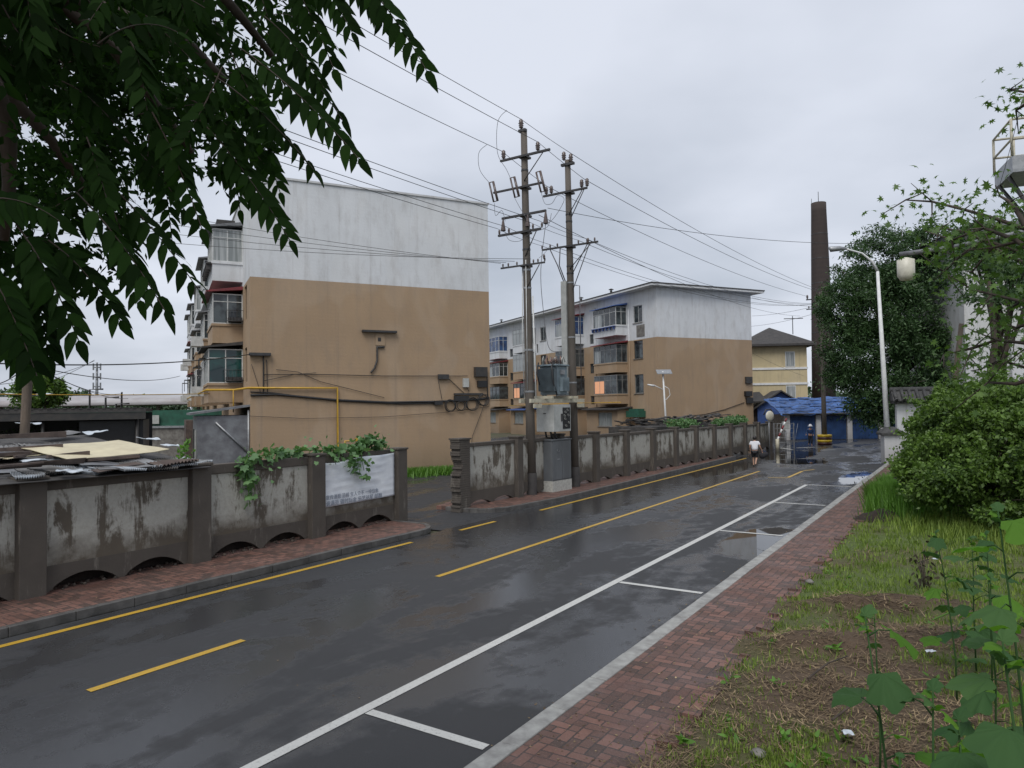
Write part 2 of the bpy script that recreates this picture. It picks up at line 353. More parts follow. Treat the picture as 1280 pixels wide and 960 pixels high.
def tree(name, base, clumps, n, leaf, m, label, cat='tree', trunk=(.2, 5), limbs=6, group=None, aspect=.45):
    root = empty(name, base, 0, label, cat, group); b = Vector(base)
    P = clump_points(clumps, n); fastmesh('crown', leaf_verts(P, leaf, aspect=aspect) - np.array(base), 4, m, root)
    t = MB(); r, h = trunk; pts = [Vector((0, 0, 0))]
    for i in range(1, 6): pts.append(Vector((random.uniform(-.1, .1) * h * .2, random.uniform(-.1, .1) * h * .2, h * i / 5)))
    t.tube(pts, [r * 1.25] + [r * (1 - .09 * i) for i in range(5)], 10)
    for k in range(limbs):
        c = clumps[k % len(clumps)]; e = Vector((c[0] + random.uniform(-.6, .6) * c[3], c[1] + random.uniform(-.6, .6) * c[4], c[2] + random.uniform(-.2, .7) * c[5])) - b
        s0 = pts[2 + k % 4]; mid = s0.lerp(e, .5) + Vector((0, 0, .12 * (e - s0).length)); t.tube([s0, mid, e], [r * .5, r * .3, r * .08], 6)
        for q in range(3):
            e2 = e + Vector((random.uniform(-1, 1) * c[3] * .6, random.uniform(-1, 1) * c[4] * .6, random.uniform(-.3, .6) * c[5])); t.tube([mid, e2], [r * .18, r * .04], 5)
    t.build('trunk', 'bark', root); return root
# ================================================================ SETTING
def structure(o): o['kind'] = 'structure'; return o
def puddle_spec(px0, px1, py0, py1):
    c = UVp((px0 + px1) / 2, (py0 + py1) / 2); return c
# ---- asphalt: one material with damp sheen and standing water where the surface dips
def asphalt():
    g = NG('damp_asphalt'); s = g.sep(); v2 = g.mapv((1, .35, 1))
    big = g.noise(.55, 5, .6, v2, .4); mid = g.noise(2.2, 4, .6); fine = g.noise(90, 3, .8)
    wet = g.ramp(g.math('ADD', g.math('MULTIPLY', big, .75), g.math('MULTIPLY', mid, .25)), [(.46, 0.0), (.54, 1.0)])
    nearwall = g.math('MULTIPLY', g.ramp(g.math('MULTIPLY_ADD', s[0], .1, 1.45), [(.25, 1.0), (.75, 0.0)]), g.ramp(g.math('MULTIPLY', s[1], .04), [(.3, 0.0), (.7, 1.0)]))
    nearwall = g.math('MULTIPLY', nearwall, g.math('GREATER_THAN', s[0], -12.8)); wet = g.math('MAXIMUM', wet, g.math('MULTIPLY', nearwall, g.ramp(mid, [(.3, .55), (.5, 1.0)])))
    pud = None
    for (cu, cv, au, av) in PUDDLES:
        x = g.math('DIVIDE', g.math('SUBTRACT', s[0], cu), au); y = g.math('DIVIDE', g.math('SUBTRACT', s[1], cv), av)
        d = g.math('SQRT', g.math('ADD', g.math('MULTIPLY', x, x), g.math('MULTIPLY', y, y)))
        d = g.math('SUBTRACT', 1.0, d); pud = d if pud is None else g.math('MAXIMUM', pud, d)
    pud = g.math('ADD', pud, g.math('MULTIPLY', g.math('SUBTRACT', mid, .5), .7))
    damp = g.ramp(pud, [(0.0, 0.0), (.12, 1.0)]); pm = g.ramp(pud, [(.10, 0.0), (.14, 1.0)])
    c = g.mix(g.ramp(fine, [(.3, 0.0), (.7, 1.0)]), (.009, .0095, .011), (.06, .061, .064)); c = g.mix(wet, g.mix(1.0, c, .85, 'MULTIPLY'), c)
    crack = g.ramp(g.noise(.8, 6, .7), [(.25, .8), (.45, 1.0)]); c = g.mix(1.0, c, crack, 'MULTIPLY')
    c = g.mix(pm, c, (.02, .017, .013)); g.link(c, g.b.inputs['Base Color'])
    r = g.mix(wet, .72, g.mix(mid, .12, .24)); r = g.mix(nearwall, r, g.mix(wet, r, .10)); r = g.mix(damp, r, .12); r = g.mix(pm, r, .015); g.link(r, g.b.inputs['Roughness'])
    st = g.math('MULTIPLY', g.math('SUBTRACT', 1.0, pm), g.math('SUBTRACT', .5, g.math('MULTIPLY', wet, .28)))
    g.bump(g.math('ADD', fine, g.math('MULTIPLY', g.noise(25, 3), .4)), st, .006); return g.m
def PU(px, py, au, av): u, v = UVp(px, py); return (u, v, au, av)
PUDDLES = [PU(958, 677, 1.15, 2.5), PU(1072, 597, .8, 3.4), PU(905, 586, 1.3, 5.5), PU(985, 569, 1.8, 5.0), PU(1000, 577, 1.6, 2.4)]
M['asphalt'] = asphalt()
rz = -TH
ROADROOT = dict(rotation=(0, 0, rz))
def uvobj(mb, name, m, kind='structure', parent=None):
    o = mb.build(name, m, parent)
    if not parent: o.rotation_euler = (0, 0, rz)
    if kind and not parent: o['kind'] = kind
    return o
def rect(mb, u0, u1, v0, v1, z): return mb.add([(u0, v0, z), (u1, v0, z), (u1, v1, z), (u0, v1, z)], [(0, 1, 2, 3)])
g = NG('ground_soil'); g.set('Roughness', .95)
g.link(g.mix(g.ramp(g.noise(.3, 5), [(.4, 0.0), (.6, 1.0)]), (.05, .065, .025), (.08, .065, .045)), g.b.inputs['Base Color']); g.bump(g.noise(3, 5), .6, .05); M['ground'] = g.m
mb = MB(); rect(mb, -1500, 1500, -1500, 1500, -.04); structure(mb.build('ground', 'ground'))
mb = MB(); rect(mb, -12.75, -4.1, -25, 15.9, 0); rect(mb, -12.75, -4.1, 15.9, 46, 0); rect(mb, -12.75, -4.1, 46, 95, 0); rect(mb, -4.1, 45, 46, 95, 0); rect(mb, -45, -12.75, 46, 95, 0)
uvobj(mb, 'road', 'asphalt')
mb = MB(); rect(mb, -45, -12.75, 15.9, 46, 0.0); uvobj(mb, 'side_lane', 'asphalt')

# ---- painted markings
def line(u0, v0, u1, v1, wd, z=.006):
    a = Vector((u0, v0)); b = Vector((u1, v1)); n = Vector((-(b - a).y, (b - a).x)).normalized() * wd / 2
    return [(a + n), (b + n), (b - n), (a - n)]
def mark(segs, name, m):
    for (a, b, wd) in segs:
        mb = MB(); q = line(*a, *b, wd); mb.add([(p.x, p.y, .006) for p in q], [(3, 2, 1, 0)])
        uvobj(mb, name, m)
vv = lambda px, py: UVp(px, py)[1]
mark([((-12.36, -25), (-12.36, vv(515, 678)), .14), ((-12.33, vv(566, 662)), (-12.33, vv(620, 652)), .14), ((-12.28, vv(662, 637)), (-12.2, 46), .14),
      ((-9.42, vv(108, 863)), (-9.42, vv(303, 800)), .13), ((-9.42, vv(303, 800) - 8.2), (-9.42, vv(303, 800) - 5.9), .13), ((-9.4, vv(540, 720)), (-9.3, 37.5), .13)], 'yellow_road_line', 'yellow_line')
mark([((-6.04, -25), (-6.04, vv(1008, 606)), .15)] + [((-5.95, v), (-4.3, v), .13) for v in (vv(455, 888) - 7, vv(455, 888), vv(768, 727), vv(897, 663), vv(965, 628), vv(1008, 606))], 'white_road_line', 'white_line')
a = UVp(975, 560); mark([((a[0], a[1]), (a[0] + 1.2, a[1] - 1.6), .3)], 'white_road_line', 'white_line')
for (pa, pb) in (((996, 560), (1018, 559)), ((1026, 563), (1044, 562))):
    mark([(UVp(*pa), UVp(*pb), .3)], 'white_road_line', 'white_line')
for (pa, pb) in (((960, 597), (984, 597.5)), ((985, 597), (1003, 589)), ((1004, 588.5), (1018, 587))): mark([(UVp(*pa), UVp(*pb), .14)], 'yellow_road_line', 'yellow_line')

# ---- kerbs and pavements
def kerb_line(pts, wd, z1, name, m, side=1, step=1.0):
    """stones laid along a polyline (u,v); side picks where the width goes"""
    mb = MB(); 
    for a, b in zip(pts, pts[1:]):
        a = Vector(a); b = Vector(b); L = (b - a).length; k = max(1, round(L / step)); d = (b - a) / L; n = Vector((-d.y, d.x)) * side * wd
        for i in range(k):
            p = a + d * (L * i / k + .004); q = a + d * (L * (i + 1) / k - .004); dz = random.uniform(-.006, .006); j = n * 0 + Vector((-d.y, d.x)) * random.uniform(-.006, .006)
            p += j; q += j; ch = .015; zt = z1 + dz
            A = [(p.x, p.y, -.02), (q.x, q.y, -.02), (q.x + n.x, q.y + n.y, -.02), (p.x + n.x, p.y + n.y, -.02)]
            B = [(x, y, zt) for x, y, _ in A]; mb.hexa(A, B)
    o = uvobj(mb, name, m); b = o.modifiers.new('bevel', 'BEVEL'); b.width = .012; b.segments = 2; return o
def arc(cu, cv, r, a0, a1, n=8): return [(cu + r * math.cos(R(a0 + (a1 - a0) * i / n)), cv + r * math.sin(R(a0 + (a1 - a0) * i / n))) for i in range(n + 1)]
kl = [(-12.82, -25), (-12.82, 15.15)] + arc(-13.72, 15.15, .9, 0, 90)[1:] + [(-15.3, 16.05)]
kerb_line(kl, .14, .14, 'kerb', 'dark_kerb', 1)
mb = MB(); mb.prism([(-15.2, -25), (-12.96, -25), (-12.96, 15.15)] + arc(-13.72, 15.15, .76, 0, 90)[1:] + [(-15.2, 15.91)], -.02, .128); uvobj(mb, 'pavement', 'paving')
cornr = (-14.2, 19.6)
kr = [(-15.1, 19.0), (-14.5, 19.0)] + arc(-14.3, 20.2, 1.2, -80, -10, 5) + [(-12.82, 22.5), (-12.82, 46)]
kerb_line(kr, .14, .14, 'kerb', 'dark_kerb', 1)
mb = MB(); mb.prism([(-15.6, 19.14), (-14.5, 19.14)] + arc(-14.3, 20.2, 1.06, -80, -10, 5) + [(-12.96, 22.5), (-12.96, 46), (-14.2, 46), (-15.9, 20.5)], -.02, .128); uvobj(mb, 'pavement', 'paving')
kerb_line([(-4.1, -25), (-4.1, 46)], .22, .125, 'kerb', 'kerbstone', -1)
mb = MB(); mb.prism([(-3.88, -25), (-2.6, -25), (-2.6, 10), (-2.8, 18), (-2.9, 30), (-3.0, 46), (-3.88, 46)], -.02, .112); uvobj(mb, 'pavement', 'paving')
# lifted edging stones along the ragged brick edge
mb = MB()
for i in range(60):
    v = 1 + i * .42 + random.uniform(-.1, .1); u = -2.62 - .012 * v + random.uniform(-.05, .12); a = random.uniform(-.4, .4)
    c, s_ = math.cos(a), math.sin(a); z = .105 + random.uniform(0, .04); hx, hy = random.uniform(.06, .12), random.uniform(.06, .12)
    q = [(u + c * x - s_ * y, v + s_ * x + c * y) for x, y in ((-hx, -hy), (hx, -hy), (hx * random.uniform(.5, 1), hy), (-hx, hy * random.uniform(.5, 1)))]
    t = random.uniform(-.03, .03); mb.hexa([(x, y, .0) for x, y in q], [(x, y, z + t * (1 if k < 2 else -1)) for k, (x, y) in enumerate(q)])
o = uvobj(mb, 'loose_edging_bricks', 'paving', 'stuff'); tag(o, 'loose cracked bricks along the grass edge of the right pavement')

# ---- lawn
def lawn_z(u, v):
    z = .09 + .035 * noise.noise(Vector((u * .7, v * .7, 0))) + .02 * noise.noise(Vector((u * 3, v * 3, 5)))
    e = min(1, max(0, (u + 2.7) / .5)); z += .03 * e
    z += .35 * (min(1, max(0, (u - 1.5) / 6)) ** 2)
    for (mu, mv, au, av, h, an) in MOUNDS:
        du, dv_ = u - mu, v - mv; c, s_ = math.cos(an), math.sin(an); x, y = (c * du + s_ * dv_) / au, (-s_ * du + c * dv_) / av
        z += h * math.exp(-(x * x + y * y) * 1.2) * (1 + .4 * noise.noise(Vector((u * 4, v * 4, 9))))
    return z
def mound(px, py, a, b, h, an): u, v = UVp(px, py, .1); return (u, v, a, b, h, an)
MOUNDS = [mound(1020, 808, 1.3, .32, .2, .55), mound(1100, 760, 1.7, .35, .2, .5), mound(1230, 800, 1.3, .4, .16, .45)]
def drynoise(u, v):
    d = noise.noise(Vector((u * .55, v * .38, 2))) + .5 * noise.noise(Vector((u * 1.7, v * 1.7, 4)))
    d += .9 * max(0.0, min(1, (13.5 - (v + .3 * u)) / 6)) - .45
    for (mu, mv, au, av, h, an) in MOUNDS:
        du, dv_ = u - mu, v - mv; c, s_ = math.cos(an), math.sin(an); x, y = (c * du + s_ * dv_) / au, (-s_ * du + c * dv_) / av
        d += 1.2 * math.exp(-(x * x + y * y) * .8)
    return d
us = np.concatenate([np.arange(-2.85, 9, .12), np.arange(9, 40, 1.0)]); vs_ = np.concatenate([np.arange(-6, 17, .12), np.arange(17, 46.5, .6)])
vsx = [(u, v, lawn_z(u, v)) for v in vs_ for u in us]; nu = len(us)
fs = [(j * nu + i, j * nu + i + 1, (j + 1) * nu + i + 1, (j + 1) * nu + i) for j in range(len(vs_) - 1) for i in range(nu - 1)]
me = bpy.data.meshes.new('lawn'); me.from_pydata(vsx, [], fs); me.polygons.foreach_set('use_smooth', [True] * len(fs))
ca = me.color_attributes.new('dry', 'FLOAT_COLOR', 'POINT')
dd = np.zeros((len(vsx), 4), np.float32); dd[:, 3] = 1
for i, p in enumerate(vsx): dd[i, :3] = max(0, min(1, .5 + drynoise(p[0], p[1]) * .9))
ca.data.foreach_set('color', dd.reshape(-1))
g = NG('lawn_turf'); g.set('Roughness', .95); at = g.t.nodes.new('ShaderNodeAttribute'); at.attribute_name = 'dry'
gr = g.mix(g.noise(6, 5, .7), (.05, .08, .02), (.13, .17, .04)); dr = g.mix(g.noise(9, 6, .75), (.035, .023, .015), (.17, .115, .07))
g.link(g.mix(at.outputs['Fac'], gr, dr), g.b.inputs['Base Color']); g.bump(g.noise(25, 6, .75), .9, .05); me.materials.append(g.m)
o = bpy.data.objects.new('lawn', me); col.objects.link(o); o.rotation_euler = (0, 0, rz); o['kind'] = 'structure'

def polar_uv(n, r0, r1, a0, a1):
    r = np.exp(rng.uniform(math.log(r0), math.log(r1), n)); a = np.radians(rng.uniform(a0, a1, n))
    x, y = r * np.sin(a), r * np.cos(a); u = x * math.cos(TH) - y * math.sin(TH); v = x * math.sin(TH) + y * math.cos(TH); return u, v, r
SHR = []
def blades(name, n, r0, r1, a0, a1, cond, size, m, lay=False, wid=.006, label=None, ulo=-2.75):
    u, v, r = polar_uv(n, r0, r1, a0, a1); ok = (u > ulo + rng.normal(scale=.09, size=n)) & (u < 25) & (v < 45.5); u, v, r = u[ok], v[ok], r[ok]
    dn = np.array([drynoise(a, b) for a, b in zip(u, v)]); keep = cond(dn, rng.uniform(size=len(dn)), u, v); u, v, r, dn = u[keep], v[keep], r[keep], dn[keep]; n = len(u)
    cn_ = np.array([noise.noise(Vector((a * 2.2, b * 2.2, 11 if lay else 17))) + .6 * noise.noise(Vector((a * 6, b * 6, 3))) for a, b in zip(u, v)])
    k2 = rng.uniform(size=n) < np.clip(.62 + 1.1 * cn_, .08, 1); u, v, r, cn_ = u[k2], v[k2], r[k2], cn_[k2]; n = len(u)
    z = np.array([lawn_z(a, b) for a, b in zip(u, v)]); P = np.stack([u, v, z], 1)
    sc = (np.maximum(1, r / 9) ** .6); L = size * rng.uniform(.5, 1.4, n) * sc * np.clip(1 + .7 * cn_, .5, 1.7); W = wid * sc * rng.uniform(.7, 1.4, n)
    an = rng.uniform(0, 2 * math.pi, n); lean = rng.uniform(.1, .7, n)
    if lay:
        el = rng.normal(.12, .22, n); d = np.stack([np.cos(an) * np.cos(el), np.sin(an) * np.cos(el), np.sin(el)], 1); P[:, 2] += rng.uniform(0, .03, n) + np.clip(cn_, 0, 1) * rng.uniform(0, .1, n)
    else:
        d = np.stack([np.cos(an) * lean, np.sin(an) * lean, np.ones(n)], 1); d /= np.linalg.norm(d, axis=1, keepdims=True)
    sd = np.stack([-np.sin(an), np.cos(an), np.zeros(n)], 1); L = L[:, None]; W = W[:, None]
    tip = P + d * L; mid = P + d * L * .55; mid[:, 2] += (.12 * L[:, 0] if not lay else 0)
    o = fastmesh(name, np.stack([P - sd * W, P + sd * W, mid + sd * W * .7, tip, mid - sd * W * .7], 1), 5, m)
    o.rotation_euler = (0, 0, rz); o['kind'] = 'stuff'; o['label'] = label; return o
blades('grass', 300000, 4.2, 40, -12, 62, lambda d, q, u, v: q > .05 + np.clip(d * 1.5, -.05, .88), .06, 'grass', label='short green grass growing on the verge')
blades('dry_straw', 250000, 4.0, 22, -14, 65, lambda d, q, u, v: q < .25 + d * .9, .1, 'straw', True, .0045, 'mown dry straw and hay lying over the verge')
# tall weeds in front of the shrub, by the pillar
def tall(n, pts, rad, hgt, name, m, label, wid=.012):
    P = []
    for (px, py, rr) in pts:
        c = UVp(px, py, .1); q = rng.normal(scale=rr * .5, size=(n // len(pts), 2)); P.append(np.column_stack([c[0] + q[:, 0], c[1] + q[:, 1] * 1.6]))
    P = np.concatenate(P); P = P[P[:, 0] > -2.9]; n = len(P); z = np.array([lawn_z(*p) for p in P]); P = np.column_stack([P, z])
    an = rng.uniform(0, 2 * math.pi, n); ln = rng.uniform(.05, .6, n); d = np.stack([np.cos(an) * ln, np.sin(an) * ln, np.ones(n)], 1); L = (hgt * rng.uniform(.4, 1.15, n))[:, None]
    sd = np.stack([-np.sin(an), np.cos(an), np.zeros(n)], 1); W = wid
    mid = P + d * L * .55; tip = P + d * L; tip[:, 2] -= .15 * L[:, 0] * ln; mid2 = mid
    o = fastmesh(name, np.stack([P - sd * W, P + sd * W, mid + sd * W * .8, tip, mid - sd * W * .8], 1), 5, m); o.rotation_euler = (0, 0, rz); o['kind'] = 'stuff'; o['label'] = label
tall(26000, [(1112, 618, 1.0), (1122, 628, 1.2), (1102, 632, .5), (1140, 640, 1.2), (1116, 598, 1.1), (1128, 585, 1.6)], 1, .75, 'tall_grass', 'weed', 'tall rank grass between the shrub and the road')
tall(5000, [(1190, 655, 1.6), (1240, 665, 1.4)], 1, .35, 'tall_grass', 'grass', 'rough grass in front of the dark shrub')

# ---- boundary walls: local X runs along the wall, local -Y faces the road
def wall_bay(root, x0, x1, ztop, arches=2, rail=.22, base=.13, ah=.27, hfr=.15, first=True, deco=True):
    L = x1 - x0; mb = MB(); zt = .62; n = 10; poly = [(x1, zt), (x0, zt), (x0, base - .05), (x0 + .06, base - .05)]
    aw = (L - .12) / arches
    for k in range(arches):
        a0 = x0 + .06 + k * aw + .05; a1 = a0 + aw - .1
        for i in range(n + 1): t = i / n; poly.append((a0 + (a1 - a0) * t, base + ah * math.sin(math.pi * t) ** .75))
        poly.append((a1 + .05, base + .0 if k < arches - 1 else base - .05))
    poly.append((x1, base - .05)); m = len(poly)
    mb.add([(x, .122, z) for x, z in poly] + [(x, .28, z) for x, z in poly], [tuple(range(m)), tuple(range(m, 2 * m))[::-1]] + [((i + 1) % m, i, m + i, m + (i + 1) % m) for i in range(m)])
    mb.build('plinth', 'post', root)
    mb = MB(); mb.box(x0, x1, .13, .26, zt, ztop - rail); mb.build('panel', 'panel', root)
    mb = MB(); mb.box(x0, x1, .09, .33, ztop - rail, ztop); mb.build('coping', 'post', root, bevel=.015)
def wall_post(root, x, wd, ztop, base=0):
    mb = MB(); mb.box(x - wd / 2, x + wd / 2, -.06, .36, base, ztop - .06); mb.box(x - wd / 2 - .03, x + wd / 2 + .03, -.09, .39, ztop - .06, ztop); mb.build('post', 'post', root, bevel=.012)
def v_on(px, py, uu=-14.52):
    d = ray(px, py); t = uu / (d[0] * math.cos(TH) - d[1] * math.sin(TH)); return (d[0] * math.sin(TH) + d[1] * math.cos(TH)) * t
posts = [v_on(px, py) for px, py in ((41, 660), (252, 640), (398, 625))]
endv = v_on(503, 612)
o0 = uv2w(-14.55, 0); wl = empty('boundary_wall', o0, math.pi / 2 - TH, 'stained whitewashed concrete wall left of the side lane, with banner and vines', 'wall')
pl = [posts[0] - 7.4, posts[0] - 3.7] + posts + [endv]
for i, x in enumerate(pl): wall_post(wl, x, .46 if i < len(pl) - 1 else .4, 2.33 if i < len(pl) - 1 else 2.3)
for a, b in zip(pl, pl[1:]): wall_bay(wl, a + .23, b - .21, 2.26)
mb = MB()
for i in range(260):
    x = random.uniform(pl[1], pl[-1] - .3); r_ = random.uniform(.012, .05); y = random.uniform(.12, .5)
    mb.lathe([(r_ * .5, 0), (r_, r_ * .4), (r_ * .7, r_ * 1.1), (.01, r_ * 1.3)], (x, y, .12), 6)
o = mb.build('rubble', 'rubble'); o.location = o0; o.rotation_euler = (0, 0, math.pi / 2 - TH); tag(o, 'rubble and cinders under the arches of the left wall', kind='stuff')
mb = MB(); mb.box(pl[0], pl[-1], .55, .7, 0, .55); o = mb.build('earth_bank', 'soil'); o.location = o0; o.rotation_euler = (0, 0, math.pi / 2 - TH); o['kind'] = 'structure'
A = gp(574, 636, .13); B = gp(964, 560, .13); A.z = B.z = 0; dW = (B - A); LW = dW.length; rw = math.atan2(dW.y, dW.x)
wr = empty('boundary_wall', A, rw, 'long grimy concrete wall right of the side lane, running behind the utility poles', 'wall')
# broken end post
mb = MB(); z = 0
while z < 2.38:
    h = .075; j0 = random.uniform(0, .09) if random.random() < .6 else 0
    if 1.2 < z < 1.75: j0 += random.uniform(.03, .14)
    mb.box(-.02 + j0, .55, -.05, .36, z, z + h - .004); z += h
mb.box(-.04, .6, -.08, .4, 2.4, 2.46); mb.build('broken_post', 'post', wr, bevel=.008)
nb = 12; st = (LW - .5) / nb; top0, top1 = 2.42, 2.12
for i in range(nb):
    x0 = .55 + st * i; x1 = x0 + st; tz = top0 + (top1 - top0) * (i + 1) / nb
    wall_bay(wr, x0 + (.0 if i == 0 else .17), x1 - .17, tz - .13, rail=.13, ah=.15); wall_post(wr, x1, .34, tz)

# ---- banner on the left wall
u0, v0 = UVp(408, 636, .6); xb0 = posts[2] + .27; xb1 = endv - .24
bn = empty('banner', o0, math.pi / 2 - TH, 'creased white banner with two rows of faded lettering on the left wall', 'banner')
mb = MB(); nx, nz = 36, 22; vs = []
for j in range(nz + 1):
    for i in range(nx + 1):
        s, t = i / nx, j / nz; x = xb0 + (xb1 - xb0) * s; zl = .86 + .03 * s; zh = 2.06 + .1 * s - .05 * math.sin(s * 9) * (1 - s)
        z = zl + (zh - zl) * t; sag = .018 * math.sin(6 * s + 14 * t + 3 * s * t) * math.sin(math.pi * s) + .008 * math.sin(23 * t - 9 * s)
        vs.append((x, .075 - abs(sag), z))
mb.add(vs, [(j * (nx + 1) + i, j * (nx + 1) + i + 1, (j + 1) * (nx + 1) + i + 1, (j + 1) * (nx + 1) + i) for j in range(nz) for i in range(nx)], True)
sh = mb.build('banner_sheet', 'banner', bn); so = sh.modifiers.new('thick', 'SOLIDIFY'); so.thickness = .004
def text(body, size, loc, rot, m, parent, name='lettering', sx=1.0):
    cu = bpy.data.curves.new(name, 'FONT'); cu.body = body; cu.size = size; cu.extrude = .0015; cu.space_character = sx
    t = bpy.data.objects.new('tmp', cu); col.objects.link(t); dg = bpy.context.evaluated_depsgraph_get(); me = bpy.data.meshes.new_from_object(t.evaluated_get(dg)); bpy.data.objects.remove(t)
    me.name = name; me.materials.clear(); me.materials.append(M[m]); o = bpy.data.objects.new(name, me); col.objects.link(o); o.parent = parent; o.location = loc; o.rotation_euler = rot; return o
text('宣传漫惹 沿稀 生人介不 一中信象', .135, (xb0 + .06, .045, 1.07), (R(90), 0, 0), 'ink', bn)
text('请满苑 疆时际金 乐艺达星 邮翻', .155, (xb0 + .06, .045, .90), (R(90), 0, 0), 'ink', bn)
# ================================================================ BUILDINGS
def az2(a): return Vector((math.sin(R(a)), math.cos(R(a)), 0))
def onplane(P0, d, px, py):
    n = d.cross(Vector((0, 0, 1))); r_ = Vector(ray(px, py)); C = Vector((0, 0, H)); t = (Vector(P0) - C).dot(n) / r_.dot(n); return C + r_ * t
def window(parent, x, y0, y1, z0, z1, frame='white_frame', pane='glass', mull=1, depth=.14, sash=True, name='window'):
    """window set in a wall on the plane x (outside is -x): frame mesh with its pane as child"""
    f = MB(); t = .06; xo = x + depth - .05
    f.box(xo, xo + .05, y0, y1, z0, z0 + t); f.box(xo, xo + .05, y0, y1, z1 - t, z1)
    f.box(xo, xo + .05, y0, y0 + t, z0 + t, z1 - t); f.box(xo, xo + .05, y1 - t, y1, z0 + t, z1 - t)
    for k in range(mull): yy = y0 + (y1 - y0) * (k + 1) / (mull + 1); f.box(xo + .002, xo + .048, yy - .025, yy + .025, z0 + t, z1 - t)
    fo = f.build(name, frame, parent)
    if sash:
        s = MB(); s.box(x - .07, x + depth - .06, y0 - .05, y1 + .05, z0 - .07, z0 - .003); s.build('sill', 'concrete', fo)
    p = MB(); p.box(xo + .02, xo + .03, y0 + t, y1 - t, z0 + t, z1 - t); p.build('pane', pane, fo); return fo
def holed_wall(mb, x, y0, y1, z0, z1, holes, depth=.14):
    ys = sorted({y0, y1, *[h[0] for h in holes], *[h[1] for h in holes]}); zs = sorted({z0, z1, *[h[2] for h in holes], *[h[3] for h in holes]})
    for a, b in zip(ys, ys[1:]):
        for c, d in zip(zs, zs[1:]):
            if any(h[0] <= a and b <= h[1] and h[2] <= c and d <= h[3] for h in holes): continue
            mb.add([(x, a, c), (x, b, c), (x, b, d), (x, a, d)], [(3, 2, 1, 0)])
    for (a, b, c, d) in holes:
        X = x + depth
        mb.add([(x, a, c), (x, b, c), (x, b, d), (x, a, d), (X, a, c), (X, b, c), (X, b, d), (X, a, d)], [(0, 1, 5, 4), (1, 2, 6, 5), (2, 3, 7, 6), (3, 0, 4, 7), (4, 5, 6, 7)])
def balcony(parent, y0, y1, zs, zt, prot, frame='white_frame', glass='glass', awn=None, lit=None, nf=4, base_h=1.0, near_side=True, brackets=None, transom=True, clutter=False, curt=None):
    """glazed-in balcony standing off the facade x=0 towards -x"""
    b = MB(); p = prot
    b.box(-p, 0.0, y0, y1, zs - base_h, zs - .12); b.box(-p - .05, -.0, y0 - .05, y1 + .05, zs - .12, zs)
    root = b.build('balcony', 'facade', parent)
    f = MB(); t = .05; X0 = -p
    def bars_front(x):
        f.box(x - .005, x + t, y0, y1, zs, zs + t); f.box(x - .005, x + t, y0, y1, zt - t, zt)
        for k in range(nf + 1): yy = y0 + (y1 - y0 - t) * k / nf; f.box(x - .008, x + t, yy, yy + t, zs + t, zt - t)
        if transom: f.box(x - .003, x + t, y0, y1, zs + (zt - zs) * .72, zs + (zt - zs) * .72 + .04)
    bars_front(X0)
    for yy, s in ((y0, 1), (y1 - t, -1)):
        f.box(X0 + t, 0, yy - .004, yy + t + .004, zs, zs + t); f.box(X0 + t, 0, yy - .004, yy + t + .004, zt - t, zt)
        for k in range(1, 3): xx = X0 + (p - t) * k / 2; f.box(xx, xx + t, yy - .006, yy + t + .006, zs + t, zt - t)
        if transom: f.box(X0 + t, 0, yy - .003, yy + t, zs + (zt - zs) * .72, zs + (zt - zs) * .72 + .04)
    f.build('glazing_frame', frame, root)
    gl = MB(); gl.box(X0 + .02, -.002, y0 + .02, y1 - .02, zs + .01, zt - .01); gl.build('glazing', glass, root)
    if curt:
        c = MB(); a = y0 + .1 + (y1 - y0 - .2) * curt[0]; b2 = y0 + .1 + (y1 - y0 - .2) * curt[1]; c.box(X0 + .012, X0 + .024, a, b2, zs + .06, zs + (zt - zs) * .7); c.build('curtain', 'curtain', root)
    if lit:
        c = MB(); a = y0 + (y1 - y0) * lit[0]; b2 = y0 + (y1 - y0) * lit[1]; c.box(X0 + .008, X0 + .019, a + .05, b2 - .02, zs + .08, zs + (zt - zs) * .7); c.build('lit_curtain', 'lit', root)
    if awn:
        a = MB(); o_ = .32
        a.hexa([(-p - o_, y0 - .2, zt + .03), (0.0, y0 - .2, zt + .22), (0.0, y1 + .2, zt + .22), (-p - o_, y1 + .2, zt + .03)],
               [(-p - o_, y0 - .2, zt + .1), (0.0, y0 - .2, zt + .40), (0.0, y1 + .2, zt + .40), (-p - o_, y1 + .2, zt + .1)]); a.build('awning', awn, root)
    if brackets:
        a = MB(); n = 7
        for k in range(n): yy = y0 + .15 + (y1 - y0 - .3) * k / (n - 1); a.box(-p - .28, -p - .055, yy - .03, yy + .03, zs - .42, zs - .14)
        a.box(-p - .3, -p - .055, y0, y1, zs - .14, zs - .06); a.build('bracket_shelf', brackets, root)
    if clutter:
        a = MB(); 
        for k in range(9): a.box(-p * .75 + .02, -.05, y0 - .45 , y0 - .44, 0, 0) if False else None
        a.tube([(-p * .55, y0 - .45, zs + .1), (-p * .55, y0 - .45, zs + .65)], .015, 4); a.tube([(0.0, y0 - .45, zs + .65), (-p * .55, y0 - .45, zs + .65), (-p * .55, y0, zs + .65)], .015, 4)
        a.tube([(0.0, y0 - .45, zs + .1), (-p * .55, y0 - .45, zs + .1), (-p * .55, y0, zs + .1)], .02, 4)
        for k in range(5): a.tube([(-p * .55 * k / 5, y0 - .45, zs + .1), (-p * .55 * k / 5, y0 - .45, zs + .65)], .008, 4)
        a.box(-p * .5, -.05, y0 - .4, y0 - .02, zs + .12, zs + .3); a.build('plant_rack', 'dark_steel', root)
    return root
HB = 14.7
